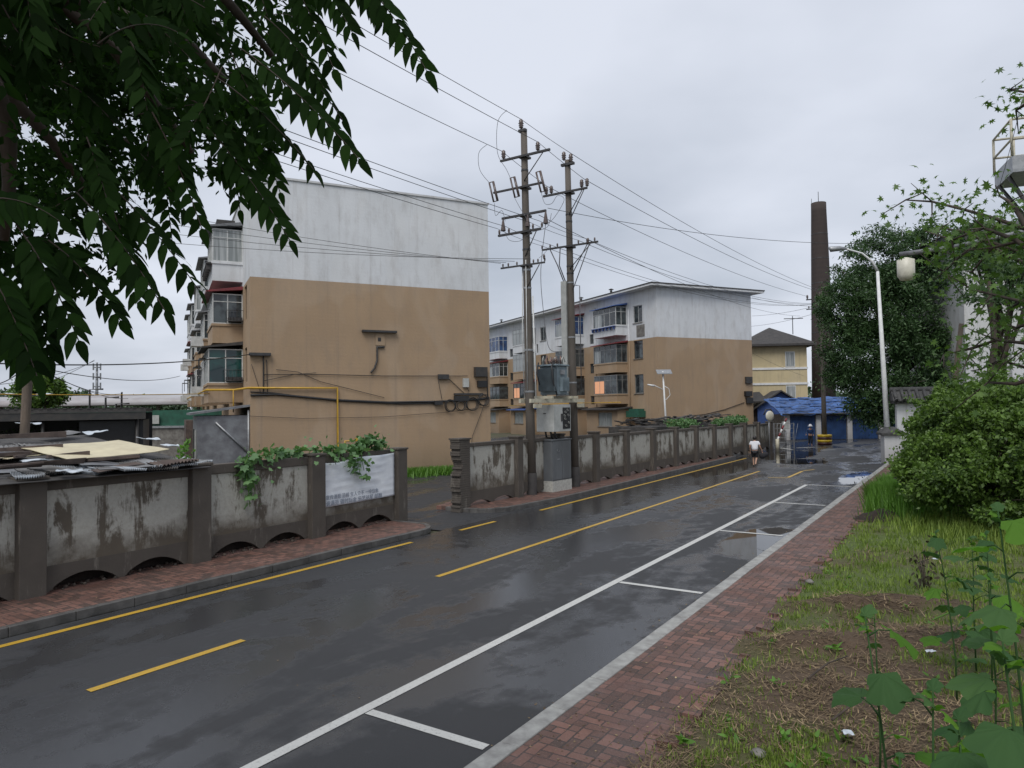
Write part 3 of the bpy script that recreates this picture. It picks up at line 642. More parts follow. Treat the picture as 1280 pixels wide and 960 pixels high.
def block(name, loc, rz_, W, Lg, label, windows, roof='parapet'):
    root = empty(name, loc, rz_, label, 'building', 'painted apartment blocks')
    mb = MB(); holed_wall(mb, 0, 0, Lg, -.1, HB, [w[:4] for w in windows])
    mb.add([(0, 0, -.1), (W, 0, -.1), (W, 0, HB), (0, 0, HB)], [(0, 1, 2, 3)]); mb.add([(W, 0, -.1), (W, Lg, -.1), (W, Lg, HB), (W, 0, HB)], [(0, 1, 2, 3)])
    mb.add([(0, Lg, -.1), (W, Lg, -.1), (W, Lg, HB), (0, Lg, HB)], [(3, 2, 1, 0)]); mb.build('wall', 'facade', root)
    for w_ in windows:
        kw = w_[4] if len(w_) > 4 else {}; window(root, 0, *w_[:4], **kw)
    r = MB()
    if roof == 'parapet': r.box(-.06, W + .06, -.06, Lg + .06, HB, HB + .1); r.build('roof', 'white_wall', root)
    else:
        r.box(-1.05, W + 1.1, -.75, Lg + .5, HB - .12, HB + .06); r.build('roof', 'white_paint', root)
        r = MB(); r.box(-1.1, W + 1.15, -.8, Lg + .55, HB + .06, HB + .16); r.build('roof_edge', 'dark_roof', root)
    return root
# --- near block
AZ1 = 63.8; g1 = az2(AZ1); P0 = gp(530, 593); C1 = onplane(P0, g1, 312.5, 343); C1.z = 0
W1 = (onplane(P0, g1, 611, 366) - C1); W1 = math.hypot(W1.x, W1.y)
DFW = dict(frame='dark_frame', pane='glass', sash=False)
wins1 = []
for y0 in (1.4,):
    for z0 in (4.9, 8.0): wins1.append((y0, y0 + 1.1, z0, z0 + 1.7, DFW))
for y0 in (9.3, 20.5, 30.2, 40): 
    for z0 in (4.9, 8.0, 11.1): wins1.append((y0, y0 + 1.2, z0, z0 + 1.7, DFW))
b1 = block('apartment_block', C1, R(90 - AZ1), W1, 46, 'apartment block nearest the camera with a blank tan and white gable and yellow gas pipe', wins1)
PR = 1.45
ys1 = [(3.5, 7.6), (12, 16), (23.2, 27), (33, 37), (41, 45)]
for i, (a, b) in enumerate(ys1):
    near = i == 0
    balcony(b1, a, b, 11.15, 12.85, PR, 'white_frame', 'glass' if i % 2 else 'curtain', awn='grey_sheet', nf=5, brackets='dark_frame' if near else None)
    balcony(b1, a, b, 7.95, 9.5, PR, 'white_frame', 'glass', awn='red_sheet' if i in (0, 3) else 'grey_sheet', nf=5, clutter=near, curt=(.1, .5))
    balcony(b1, a, b, 4.9, 6.65, PR + (.2 if near else 0), 'white_frame', 'glass_green' if near else 'glass', awn='dark_roof' if near else ('red_sheet' if i == 3 else None), nf=4, transom=True, clutter=near)
    for zz in (5.3, 8.4):
        if i in (1, 3, 4):
            m = MB(); m.box(-PR - .7, -PR, a + .3, a + 1.2, zz - .9, zz - .3); m.build('air_conditioner', 'white_frame', b1)
    m = MB(); m.box(-PR - .5, -PR - .02, b - 1.4, b, 6.3, 6.35); m.box(-PR - .5, -PR - .47, b - 1.4, b, 5.3, 5.35)
    for k in range(8): m.box(-PR - .5, -PR - .48, b - 1.4 + .19 * k, b - 1.38 + .19 * k, 5.35, 6.3)
    m.build('security_grille', 'dark_steel', b1)
# rooftop tank and pipes
m = MB(); m.box(-1.2, -.3, 4.2, 5.4, 13.25, 13.5); m.build('roof_clutter', 'dark_roof', b1)
# ground floor lean-to
lt = MB(); lt.box(-2.3, -.02, .25, 5, -.1, 3.25); lto = lt.build('lean_to', 'grey_sheet', b1)
lt = MB(); lt.hexa([(-2.6, 0.05, 3.3), (.1, .05, 3.68), (.1, 5.3, 3.68), (-2.6, 5.3, 3.3)], [(-2.6, 0.05, 3.4), (.1, .05, 3.78), (.1, 5.3, 3.78), (-2.6, 5.3, 3.4)]); lt.build('roof', 'grey_sheet', lto)
lt = MB(); lt.tube([(-1.5, .2, 2.95), (-.1, .2, 1.5)], .05, 6); lt.tube([(-.06, .2, 0), (-.06, .2, 3.5)], .06, 6); lt.build('brace', 'steel', lto)
for k in range(2):
    lt = MB(); lt.box(-2.36, -2.31, .6 + k * 2.1, 1.5 + k * 2.1, .6, 2.6); lt.build('panel', 'box_grey' if k % 2 == 0 else 'dark_frame', lto)
lt = MB(); lt.box(-1.9, -.02, 5.6, 9, -.1, 3.0); lt.build('lean_to', 'facade', b1); lt = MB(); lt.box(-2.4, -.02, 14, 18, -.1, 2.9); lt.build('lean_to', 'plank', b1)
# gas pipe (a part of the block, clamped to it)
GX = lambda px, py: (lambda q: ((q - C1).dot(g1), q.z))(onplane(P0, g1, px, py))
xa, za = GX(421, 485); m = MB(); m.tube([(-PR - .3, 12, za + .02), (-PR - .3, 3.0, za), (-.45, 3.0, za), (-.12, -.12, za + .0), (xa, -.12, za), (xa, -.12, .35), (xa + .3, -.12, .35)], .055, 8)
m.tube([(-PR - .35, 46, 4.6), (-PR - .3, 12, za + .02)], .05, 6); m.tube([(-.5, 3, za), (-.5, 3, 3.4)], .03, 6); m.build('gas_pipe', 'yellow_pipe', b1)
m = MB(); m.box(-.04, -.0 + .0 - .005, -.0, .1, 0, .1)
def gab(px, py): x, z = GX(px, py); return x, z
# wall-mounted bits on the gable, real relief
def gbox(name, px0, py0, px1, py1, d, mt, par=b1):
    x0, z1 = gab(px0, py0); x1, z0 = gab(px1, py1); m = MB(); m.box(x0, x1, -d, -.002, z0, z1); return m.build(name, mt, par)
gbox('cross_arm', 452, 412.5, 495, 416.5, .22, 'dark_steel'); gbox('cross_arm', 311, 441, 338, 445, .25, 'dark_steel')
o = gbox('junction_plate', 469, 417, 481, 432, .05, 'facade'); gbox('plate_hole', 472, 422, 476, 427, .055, 'dark_steel', b1)
o = gbox('meter_box', 592, 459, 607, 471, .28, 'dark_frame'); gbox('meter_box', 596, 476, 607, 484, .2, 'black'); gbox('junction_box', 578, 473, 585, 484, .16, 'box_grey')
gbox('cable_closure', 547, 468, 560, 474, .16, 'dark_steel')
gbox('drip_rail', 567, 491.5, 603, 493.5, .12, 'dark_steel')
def gcable(pts, r, name='wall_cable', mt='wire', off=.06, sagpx=0):
    m = MB(); P = []
    for i in range(len(pts) - 1):
        (xa_, ya_), (xb_, yb_) = pts[i], pts[i + 1]
        for k in range(6): t = k / 6; P.append((xa_ + (xb_ - xa_) * t, ya_ + (yb_ - ya_) * t + sagpx * 4 * t * (1 - t)))
    P.append(pts[-1]); q = [gab(*p) for p in P]; m.tube([(x, -off - .01 * (k % 2), z) for k, (x, z) in enumerate(q)], r, 5); return m.build(name, mt, b1)
gcable([(313, 494), (345, 493), (420, 500), (485, 503), (545, 502), (600, 499), (611, 497)], .055)
gcable([(313, 490), (340, 491), (420, 501), (500, 505), (545, 504)], .03); gcable([(480, 434), (471, 434), (471, 450), (468, 460), (463, 466)], .05, mt='felt')
gcable([(330, 468), (400, 468), (480, 470), (548, 470), (584, 470)], .018); gcable([(345, 462), (372, 465), (400, 477), (480, 497)], .014); gcable([(330, 476), (368, 468), (395, 466)], .014)
gcable([(559, 472), (580, 492)], .02); gcable([(547, 474), (552, 500)], .014); gcable([(607, 500), (590, 545), (588, 560)], .014); gcable([(329, 445), (329, 492)], .03); gcable([(333, 450), (334, 492)], .02); gcable([(314, 455), (326, 492)], .012)
gcable([(312, 520), (380, 523), (480, 521), (560, 515), (611, 508)], .01); gcable([(608, 460), (609, 497)], .03); gcable([(583, 485), (586, 489), (583, 493)], .012)
for (px, py, r_) in ((562, 507, 7), (575, 507, 6), (589, 505, 8), (603, 500, 7)):
    for q in range(3):
        m = MB(); pts = []
        rr = r_ * random.uniform(.85, 1.1); ox = random.uniform(-1.5, 1.5)
        for k in range(17): an = 2 * math.pi * k / 16; x, z = gab(px + ox + rr * .9 * math.cos(an), py + rr * math.sin(an)); pts.append((x, -.1 - .02 * q, z))
        m.tube(pts, .018, 5, False); m.build('cable_coil', 'wire', b1)
gbox('cable_closure', 542, 501, 552, 506, .2, 'wire'); gbox('cable_tray', 567, 495, 585, 501, .16, 'wire')
# yellow valve head by the wall top
vx, vz = gab(452, 556); m = MB(); m.tube([(vx - .9, -.3, .4), (vx - .9, -.3, 1.9), (vx + .3, -.3, 1.9), (vx + .3, -.3, .4)], .05, 8)
m.lathe([(.11, 0), (.11, .12)], (vx - .3, -.3, 1.9), 10); m.build('gas_valve', 'yellow_pipe', b1)

# --- far block
C2 = Vector((13.672, 66.43, 0)); ew = dict(frame='white_frame', pane='glass', sash=True)
w2 = []
for y0, y1 in ((2.25, 3.75), (21.9, 23.4), (44, 45.5)):
    w2 += [(y0, y1, 11.5, 13.2, ew), (y0, y1, 8.0, 9.75, dict(frame='dark_frame', pane='glass')), (y0, y1, 4.6, 6.45, dict(frame='grey_frame', pane='glass'))]
for y0, y1 in ((11.1, 11.9), (24.0, 24.4), (31.2, 32.2)):
    w2 += [(y0, y1, 10.15, 11.2, DFW), (y0, y1, 6.95, 8.0, DFW), (y0, y1, 3.6, 4.5, DFW)]
b2 = block('apartment_block', C2, R(25.6), 11.75, 52, 'farther apartment block with overhanging roof, glazed balconies and blue and red awnings', w2, 'slab')
P2 = 1.28
spec = [
 (4.9, 9.1, [dict(zs=11.45, zt=13.3, frame='white_frame', glass='glass', awn='blue_sheet', brackets='blue_frame', curt=(.62, .95)), dict(zs=7.75, zt=9.55, frame='grey_frame', awn='red_sheet', curt=(.7, .98)), dict(zs=4.6, zt=6.5, frame='grey_frame', lit=(.55, .98))]),
 (13.1, 17.3, [dict(zs=11.3, zt=13.3, frame='white_frame', glass='glass_blue', awn='red_sheet', curt=(.5, .98)), dict(zs=7.75, zt=9.7, frame='grey_frame'), dict(zs=4.6, zt=6.5, frame='dark_frame')]),
 (24.6, 28.6, [dict(zs=11.3, zt=13.3, frame='grey_frame', glass='curtain'), dict(zs=7.9, zt=10.1, frame='grey_frame', glass='curtain'), dict(zs=4.5, zt=6.4, frame='dark_frame', awn='red_sheet', lit=(.55, .95))]),
 (32.9, 37.6, [dict(zs=11.0, zt=13.0, frame='white_frame', glass='glass_blue'), dict(zs=7.6, zt=9.4, frame='white_frame', awn='red_sheet', curt=(.5, .95)), dict(zs=4.5, zt=6.2, frame='dark_frame')]),
 (46, 50, [dict(zs=11.0, zt=13.0), dict(zs=7.6, zt=9.4), dict(zs=4.5, zt=6.2)])]
for a, b, lv in spec:
    for d in lv: balcony(b2, a, b, d.pop('zs'), d.pop('zt'), P2, **{k: v for k, v in d.items() if k not in ('zs', 'zt')})
# ground floor extensions
for a, b, aw in ((4.4, 10.2, 'dark_roof'), (12.8, 18.0, 'dark_roof'), (24.2, 28.8, 'blue_sheet'), (32.5, 37, 'dark_roof')):
    e = MB(); holed_wall(e, -1.6, a, b, -.1, 3.05, [(a + 1.0, a + 3.6, 1.35, 2.75)]); e.add([(-1.6, a, -.1), (0, a, -.1), (0, a, 3.05), (-1.6, a, 3.05)], [(0, 1, 2, 3)]); e.add([(-1.6, b, -.1), (0, b, -.1), (0, b, 3.05), (-1.6, b, 3.05)], [(3, 2, 1, 0)])
    eo = e.build('extension', 'facade', b2); window(eo, -1.6, a + 1.0, a + 3.6, 1.35, 2.75, 'grey_frame', 'curtain', 3)
    e = MB(); e.hexa([(-2.1, a - .3, 3.0), (0.0, a - .3, 3.2), (0.0, b + .3, 3.2), (-2.1, b + .3, 3.0)], [(-2.1, a - .3, 3.1), (0.0, a - .3, 3.32), (0.0, b + .3, 3.32), (-2.1, b + .3, 3.1)]); e.build('roof', aw, eo)
e = MB(); e.box(-.9, -.01, 2.0, 4.0, 2.3, 2.9); e.box(-.7, -.03, 2.2, 3.8, 2.9, 3.1); e.build('porch_canopy', 'green_mesh', b2)
e = MB(); e.box(-.035, -.004, 1.9, 3.2, 10.1, 11.25); e.build('bare_render_patch', 'concrete', b2)
for yy in (9.8, 16, 29, 38, 44):
    e = MB(); e.tube([(1.5, yy, HB), (1.5, yy, HB + 1.1)], .13, 8); e.lathe([(.05, 0), (.28, .02), (.28, .06), (.05, .16)], (1.5, yy, HB + 1.15), 8); e.build('roof_vent', 'dark_steel', b2)
e = MB(); e.tube([(-.08, 4.4, 0), (-.08, 4.4, 13)], .05, 6); e.tube([(-.08, 10.6, 0), (-.08, 10.6, 14)], .05, 6); e.build('downpipe', 'facade', b2)
e = MB(); e.tube([(-P2 - .2, 4.0, 3.75), (-P2 - .2, 11, 3.75)], .05, 6); e.tube([(-P2 - .2, 11, 3.75), (-P2 - .2, 30, 3.6)], .05, 6); e.build('gas_pipe', 'yellow_pipe', b2)
g2 = az2(64.4)
def G2(px, py): q = onplane(C2, g2, px, py); return ((q - C2).dot(g2), q.z)
for (nm, a, b, c, d, dp_, mt) in (('bracket_box', 931, 471, 939, 479, .2, 'dark_frame'), ('meter_box', 930, 489, 938, 495, .3, 'black'), ('cable_tray', 932, 497, 940, 504, .2, 'wire')):
    x0, z1 = G2(a, b); x1, z0 = G2(c, d); m = MB(); m.box(x0, min(x1, 11.7), -dp_, -.003, z0, z1); m.build(nm, mt, b2)
m = MB(); pts = [G2(px, py) for px, py in ((858, 520), (880, 518), (905, 512), (930, 503))]; m.tube([(x, -.06, z) for x, z in pts], .03, 5); m.build('wall_cable', 'wire', b2)
# grass strip at the near block's foot
P = []
for i in range(9000):
    x = random.uniform(6.5, W1 + 3.5); y = -abs(random.gauss(0, .5)); q = C1 + g1 * x + az2(AZ1 - 90) * y; P.append((q.x, q.y, 0))
P = np.array(P); n = len(P); an = rng.uniform(0, 6.28, n); d = np.stack([np.cos(an) * .4, np.sin(an) * .4, np.ones(n)], 1); L = rng.uniform(.15, .5, n)[:, None]; sd = np.stack([-np.sin(an), np.cos(an), 0 * an], 1) * .02
o = fastmesh('grass', np.stack([P - sd, P + sd, P + d * L * .6 + sd, P + d * L, P + d * L * .6 - sd], 1), 5, 'weed'); o['kind'] = 'stuff'; o['label'] = 'strip of grass along the foot of the near gable wall'

# --- yellow house
yh = dp(1010, 500, 90); yh.z = 0; dr = az2(78); dn = az2(-12)
yr = empty('yellow_house', yh, R(90 - 98), 'three storey pale yellow house with dark hipped roof behind the blue sheds', 'house')
# local x to the right/away; corner at origin; left face runs -x
LX = 7.0; ZE = 10.4
m = MB(); m.box(-LX, 0, 0, 12, 0, ZE); m.build('wall', 'yellow_wall', yr)
m = MB()
for z in (5.6, 7.4): m.box(-LX - .08, .08, -.08, 12.08, z, z + .25)
m.build('string_course', 'white_paint', yr)
for (xc, zc) in ((-1.9, 8.6), (-1.9, 4.6)):
    f = MB(); f.box(xc - .55, xc + .55, -.06, -.003, zc - .9, zc + .9); fo = f.build('window', 'white_frame', yr)
    p = MB(); p.box(xc - .45, xc - .03, -.075, -.063, zc - .8, zc + .8); p.box(xc + .03, xc + .45, -.075, -.063, zc - .8, zc + .8); p.build('pane', 'curtain', fo)
for zc in (8.6, 4.6):
    f = MB(); f.box(.003, .06, 1, 2.6, zc - .9, zc + .9); fo = f.build('window', 'white_frame', yr); p = MB(); p.box(.063, .075, 1.1, 2.5, zc - .8, zc + .8); p.build('pane', 'glass', fo)
m = MB(); e = .9; x0, x1, y0, y1 = -LX - e, e, -e, 12 + e; zr = ZE + 2.3
m.add([(x0, y0, ZE), (x1, y0, ZE), (x1, y1, ZE), (x0, y1, ZE), ((x0 + x1) / 2, y0 + 4, zr), ((x0 + x1) / 2, y1 - 4, zr), (x0, y0, ZE - .25), (x1, y0, ZE - .25), (x1, y1, ZE - .25), (x0, y1, ZE - .25)],
      [(0, 1, 4), (1, 2, 5, 4), (2, 3, 5), (3, 0, 4, 5), (6, 7, 1, 0), (7, 8, 2, 1), (8, 9, 3, 2), (9, 6, 0, 3), (9, 8, 7, 6)]); m.build('roof', 'dark_roof', yr)
m = MB(); m.tube([(-1, 2, zr - 1), (-1, 2, zr + 1.2)], .05, 5); m.tube([(-2, 2, zr + .9), (0.2, 2, zr + .9)], .05, 5); m.build('antenna', 'dark_steel', yr)
m = MB(); m.box(-LX - 2.6, -LX, .5, 1.2, 6.3, 7.1); m.build('side_balcony', 'white_paint', yr)
m = MB(); m.box(-LX - 3, -LX, 1, 9, 0, 9); m.build('side_wing', 'yellow_wall', yr)

# --- blue sheds
sb = gp(985, 550); SY = sb.y
sr = empty('garage_row', (sb.x, SY, 0), R(-3), 'row of blue garage doors under a sagging blue tarpaulin roof', 'garages')
NW = 9; bay = 2.85
m = MB(); m.box(0, NW * bay, .25, 5, 0, 2.35); m.build('wall', 'concrete', sr)
for k in range(NW + 1):
    m = MB(); m.box(k * bay - .22, k * bay + .22, 0, .3, 0, 2.3); m.build('pillar', 'white_wall', sr)
for k in range(NW):
    m = MB(); m.box(k * bay + .3, (k + 1) * bay - .3, .12, .22, .03, 2.2)
    for q in range(1, 8): x = k * bay + .3 + q * (bay - .6) / 8; m.box(x - .02, x + .02, .10, .125, .05, 2.15)
    m.build('garage_door', 'blue_door', sr)
m = MB(); nx = 90
def rz_(x, t): return 2.45 + t * 1.5 + .22 * noise.noise(Vector((x * .8, t * 5, 0))) + .06 * noise.noise(Vector((x * 3.3, t * 9, 3)))
vs = []
for j in range(13):
    for i in range(nx + 1): x = -.7 + (NW * bay + 1.3) * i / nx; t = j / 12; vs.append((x, -.5 + t * 5.5 + .1 * noise.noise(Vector((x * 2, t * 4, 7))), rz_(x, t)))
m.add(vs, [(j * (nx + 1) + i, j * (nx + 1) + i + 1, (j + 1) * (nx + 1) + i + 1, (j + 1) * (nx + 1) + i) for j in range(12) for i in range(nx)])
ro = m.build('roof', 'bright_blue_sheet', sr); so = ro.modifiers.new('t', 'SOLIDIFY'); so.thickness = .08; so.offset = -1
m = MB()
for k in range(220):
    x = random.uniform(-.7, NW * bay); t = random.uniform(0, .95); y = -.5 + t * 5.5; z = rz_(x, t) + .05; a = random.uniform(-.3, .3); l = random.uniform(.5, 1.8); hh = random.uniform(.12, .35)
    m.hexa([(x, y, z), (x + l, y + a, z + random.uniform(-.05, .05)), (x + l, y + a + hh, z + .1), (x, y + hh, z + .1)], [(x, y, z + .04), (x + l, y + a, z + .04), (x + l, y + a + hh, z + .15), (x, y + hh, z + .15)])
m.build('roof_patches', 'bright_blue_sheet', ro); m = MB(); m.tube([(-.6, -.45, 2.42), (NW * bay + .6, -.45, 2.42)], .07, 6); m.build('eave_beam', 'dark_frame', sr)
for k in range(60):
    pass
bs = dp(977, 545, 78); bs.z = 0
br_ = empty('blue_gabled_shed', bs, R(-12), 'blue clad shed with a crooked dark gable roof beside the garages', 'shed')
m = MB(); hw = 2.3; m.add([(-hw, 0, 0), (hw, 0, 0), (hw, 0, 3.0), (0, 0, 4.6), (-hw, 0, 3.0), (-hw, 6, 0), (hw, 6, 0), (hw, 6, 3.0), (0, 6, 4.6), (-hw, 6, 3.0)], [(0, 1, 2, 3, 4), (9, 8, 7, 6, 5), (1, 6, 7, 2), (5, 0, 4, 9)]); m.build('wall', 'blue_sheet', br_)
m = MB(); m.hexa([(-hw - .5, -.5, 2.75), (0, -.5, 4.65), (0, 6.4, 4.65), (-hw - .5, 6.4, 2.75)], [(-hw - .5, -.5, 2.9), (0, -.5, 4.8), (0, 6.4, 4.8), (-hw - .5, 6.4, 2.9)]); m.hexa([(0.0, -.5, 4.65), (hw + .6, -.5, 2.7), (hw + .6, 6.4, 2.7), (0.0, 6.4, 4.65)], [(0.0, -.5, 4.8), (hw + .6, -.5, 2.85), (hw + .6, 6.4, 2.85), (0.0, 6.4, 4.8)]); m.build('roof', 'dark_roof', br_)
m = MB(); m.box(-hw - 5, -hw, .5, 6, 0, 3.3); m.build('side_wall', 'plank', br_); m = MB(); m.hexa([(-hw - 5.5, 0, 3.2), (-hw + 1, 0, 3.6), (-hw + 1, 6, 4.6), (-hw - 5.5, 6, 4.2)], [(-hw - 5.5, 0, 3.35), (-hw + 1, 0, 3.75), (-hw + 1, 6, 4.75), (-hw - 5.5, 6, 4.35)]); m.build('side_roof', 'dark_roof', br_)
# --- chimney
ch = dp(1030, 500, 100); ch.z = 0; hgt = H + (508 - 246) / F * 100 * 1.12
hgt = dp(1023, 254, 100).z
ct = dp(1023, 254, 100)
c_ = empty('factory_chimney', ch, 0, 'tall dark brick chimney rising behind the garages', 'chimney')
m = MB(); lean = ct.x - ch.x
g = NG('chimney_brick'); g.set('Roughness', .9); brk = g.t.nodes.new('ShaderNodeTexWave'); brk.bands_direction = 'Z'; brk.inputs['Scale'].default_value = .5; brk.inputs['Distortion'].default_value = 1.5; g.link(g.tc.outputs['Object'], brk.inputs['Vector'])
g.link(g.mix(g.noise(1.2, 5, .7, g.mapv((1, 1, .2))), g.mix(brk.outputs['Fac'], (.03, .024, .023), (.04, .031, .028)), (.06, .045, .04)), g.b.inputs['Base Color']); g.bump(g.noise(8, 4), .5, .04); M['chimney'] = g.m
prof = [(1.5, 0), (1.3, hgt * .4), (1.05, hgt * .8), (.93, hgt - 1.2)]
vs = []; 
m.tube([(lean * z / hgt * .35, 0, z) for r_, z in prof] + [(lean * .35, 0, hgt)], [r_ for r_, z in prof] + [.92], 28); m.build('shaft', 'chimney', c_)
m = MB()
for z in np.arange(6, hgt - 1, 3.2): r_ = np.interp(z, [p[1] for p in prof], [p[0] for p in prof]); m.lathe([(r_ + .005, 0), (r_ + .015, .02), (r_ + .015, .08), (r_ + .005, .1)], (lean * z / hgt * .35, 0, z), 28)
m.build('iron_band', 'dark_steel', c_)
m = MB(); m.tube([(lean * .35, 0, hgt), (lean * .35, 0, hgt + 1.5)], .04, 5); m.tube([(lean * .35 - .9, 0, hgt), (lean * .35 - .9, 0, hgt + .6)], .03, 5); m.build('lightning_rod', 'dark_steel', c_)

# --- white building and tiled wall, right
wb = dp(1208, 560, 52); wb.z = 0
wr_ = empty('white_building', wb, R(-8), 'white building with pilasters and dark eaves half hidden by trees', 'building')
m = MB(); m.box(0, 22, 0, 10, 0, 13.2); m.build('wall', 'white_wall', wr_)
for x in (0.0, 2.6, 4.6, 7, 10, 13):
    m = MB(); m.box(x, x + .7, -.3, -.003, 0, 12.9); m.build('pilaster', 'white_wall', wr_)
for x in (2.1, 3.55):
    m = MB(); m.tube([(x, -.15, 0), (x, -.15, 12.9)], .09, 8); m.build('downpipe', 'grey_sheet', wr_)
for x in (5.6, 8.2, 11.2):
    for z in (2, 5.4, 8.8):
        f = MB(); f.box(x, x + 1.3, -.06, -.004, z, z + 1.8); fo = f.build('window', 'white_frame', wr_); p = MB(); p.box(x + .08, x + 1.22, -.075, -.063, z + .08, z + 1.72); p.build('pane', 'glass', fo)
m = MB(); m.box(-1.2, 23, -1.2, 11, 13.2, 13.6); m.hexa([(-1.3, -1.3, 13.6), (23.3, -1.3, 13.6), (23.3, 11.3, 13.6), (-1.3, 11.3, 13.6)], [(2, 3, 15.2), (20, 3, 15.2), (20, 7, 15.2), (2, 7, 15.2)]); m.build('roof', 'roof_tile', wr_)
tw0 = dp(1123, 575, 47); tw0.z = 0
tw = empty('tiled_garden_wall', tw0, R(-14), 'white garden wall topped with dark curved clay tiles behind the shrub', 'wall')
m = MB(); m.box(0, 16, 0, .4, 0, 3.35); m.build('wall', 'white_wall', tw)
m = MB(); m.box(-.2, 16.2, -.2, .6, 3.35, 3.5); m.hexa([(-.25, -.35, 3.5), (16.2, -.35, 3.5), (16.2, .75, 3.5), (-.25, .75, 3.5)], [(-.25, .1, 4.1), (16.2, .1, 4.1), (16.2, .3, 4.1), (-.25, .3, 4.1)])
m.tube([(-.3, .2, 4.15), (16.2, .2, 4.15)], .16, 8)
for i in range(42): x = -.1 + i * .39; m.tube([(x, .1, 4.12), (x, -.42, 3.55)], .1, 8); m.lathe([(.13, 0), (.16, .02), (.16, .07), (.12, .09)], (x, -.42, 3.52), 8, (0, -1, -.2))
m.build('tile_coping', 'roof_tile', tw)
pp = dp(1114, 575, 45.5); pp.z = 0
gpst = empty('gate_pillar', pp, R(-14), 'short white gate pillar with a dark pyramid cap below the street lamp', 'pillar')
m = MB(); m.box(-.42, .42, -.42, .42, 0, 1.6); m.build('shaft', 'white_wall', gpst)
m = MB(); m.box(-.6, .6, -.6, .6, 1.6, 1.72); m.hexa([(-.62, -.62, 1.72), (.62, -.62, 1.72), (.62, .62, 1.72), (-.62, .62, 1.72)], [(-.2, -.2, 2.05), (.2, -.2, 2.05), (.2, .2, 2.05), (-.2, .2, 2.05)]); m.build('cap', 'roof_tile', gpst, bevel=.03)
bb = dp(1113, 542, 48); m = MB(); m.box(0, 2.2, 0, .1, 0, .18); o = m.build('blue_barrier_board', 'bright_blue_sheet'); o.location = bb - Vector((.6, 0, 0)); o.rotation_euler = (0, R(-7), R(-14)); tag(o, 'small blue board leaning out beside the white pillar', 'board')
# ================================================================ POLES AND POWER
PA = Vector((.70, 27.29, .128)); PB = Vector((2.57, 29.68, .128)); sv = (PB - PA).normalized(); SA = math.atan2(sv.y, sv.x)
rot = lambda o, a: setattr(o, 'rotation_euler', (0, 0, a)) or o
def pole(name, loc, h, r0, r1, label, rz_=0, lean=(0, 0)):
    root = empty(name, loc, rz_, label, 'utility pole', 'concrete power poles'); m = MB()
    m.tube([(lean[0] * t, lean[1] * t, h * t) for t in (0, .25, .5, .75, 1)], [r0 + (r1 - r0) * t for t in (0, .25, .5, .75, 1)], 16); m.build('shaft', 'pole_concrete', root); return root
def insulator(parent, p, s=1.0, mt='insulator', axis=None):
    m = MB(); m.lathe([(.02 * s, 0), (.03 * s, .03 * s), (.075 * s, .05 * s), (.045 * s, .08 * s), (.085 * s, .11 * s), (.05 * s, .15 * s), (.09 * s, .18 * s), (.06 * s, .22 * s), (.07 * s, .27 * s), (.03 * s, .32 * s)], p, 10, axis); return m.build('insulator', mt, parent)
# cross-arms run roughly across the road: direction seen rising to the right in the photo
ARM = Vector((math.cos(R(28)), math.sin(R(28)), 0)); ARM = Vector((.8387, -.5446, 0)).normalized()
AA = math.atan2(ARM.y, ARM.x)
p1 = pole('utility_pole', PA, 14.15, .19, .125, 'left pole of the transformer pair, nearer the camera and with four crossarms', AA, (-.12, 0))
p2 = pole('utility_pole', PB, 13.75, .185, .12, 'right pole of the transformer pair, with white conduit up its side', AA, (-.1, 0))
def crossarm(root, z, l, r_, sz=.07, off=-.2, pins=(), ins=.9, brace=True, low=False, x0=0):
    m = MB(); m.box(x0 - l, x0 + r_, off - sz / 2, off + sz / 2, z - sz / 2, z + sz / 2); a = m.build('crossarm', 'dark_steel', root)
    for x in pins:
        insulator(root, (x, off, z + sz / 2), ins)
    m = MB(); m.box(-.17 + x0, .17 + x0, -.2 + .02, .2, z - .04, z + .04); m.build('clamp', 'dark_steel', root)
    if brace: m = MB(); m.tube([(x0 + r_ * .75, off, z - .05), (x0 + .05, off + .06, z - .95)], .02, 5); m.tube([(x0 - l * .75, off, z - .05), (x0 - .05, off + .06, z - .95)], .02, 5) if brace == 2 else None; m.build('brace', 'dark_steel', root)
# pole 1
crossarm(p1, 13.05, 1.0, 1.25, .08, pins=(-.95, .62), ins=1.15, x0=-.1); insulator(p1, (-.18, -.1, 14.15), 1.25)
m = MB(); m.box(-.3, .02, -.14, .02, 14.05, 14.15); m.build('clamp', 'dark_steel', p1)
crossarm(p1, 11.85, 1.35, .95, .07, brace=False, x0=-.1)
for x in (-1.45, -.45, .72):
    m = MB(); m.tube([(x - .12, -.32, 12.25), (x + .08, -.32, 11.45)], .035, 6); m.tube([(x + .0, -.22, 12.3), (x + .2, -.22, 11.5)], .05, 8); m.tube([(x - .12, -.32, 12.25), (x + 0, -.22, 12.3)], .02, 5); m.tube([(x + .08, -.32, 11.45), (x + .2, -.22, 11.5)], .02, 5); m.build('fuse_cutout', 'insulator', p1)
crossarm(p1, 10.75, .95, 1.05, .08, brace=False, off=-.22, x0=-.1)
for x in (-.98, .15, .95): 
    m = MB(); m.lathe([(.1, 0), (.1, .05), (.03, .45)], (x, -.25, 10.25), 8); m.build('surge_arrester', 'insulator', p1)
crossarm(p1, 10.1, 1.15, .8, .08, pins=(-1.2, -.75, .35, .75), ins=.6, x0=-.1)
crossarm(p1, 8.8, 1.05, .95, .06, pins=(-1.05, -.8, -.4, .35, .55, .85), ins=.45, x0=-.1); insulator(p1, (.85, -.25, 8.9), .6)
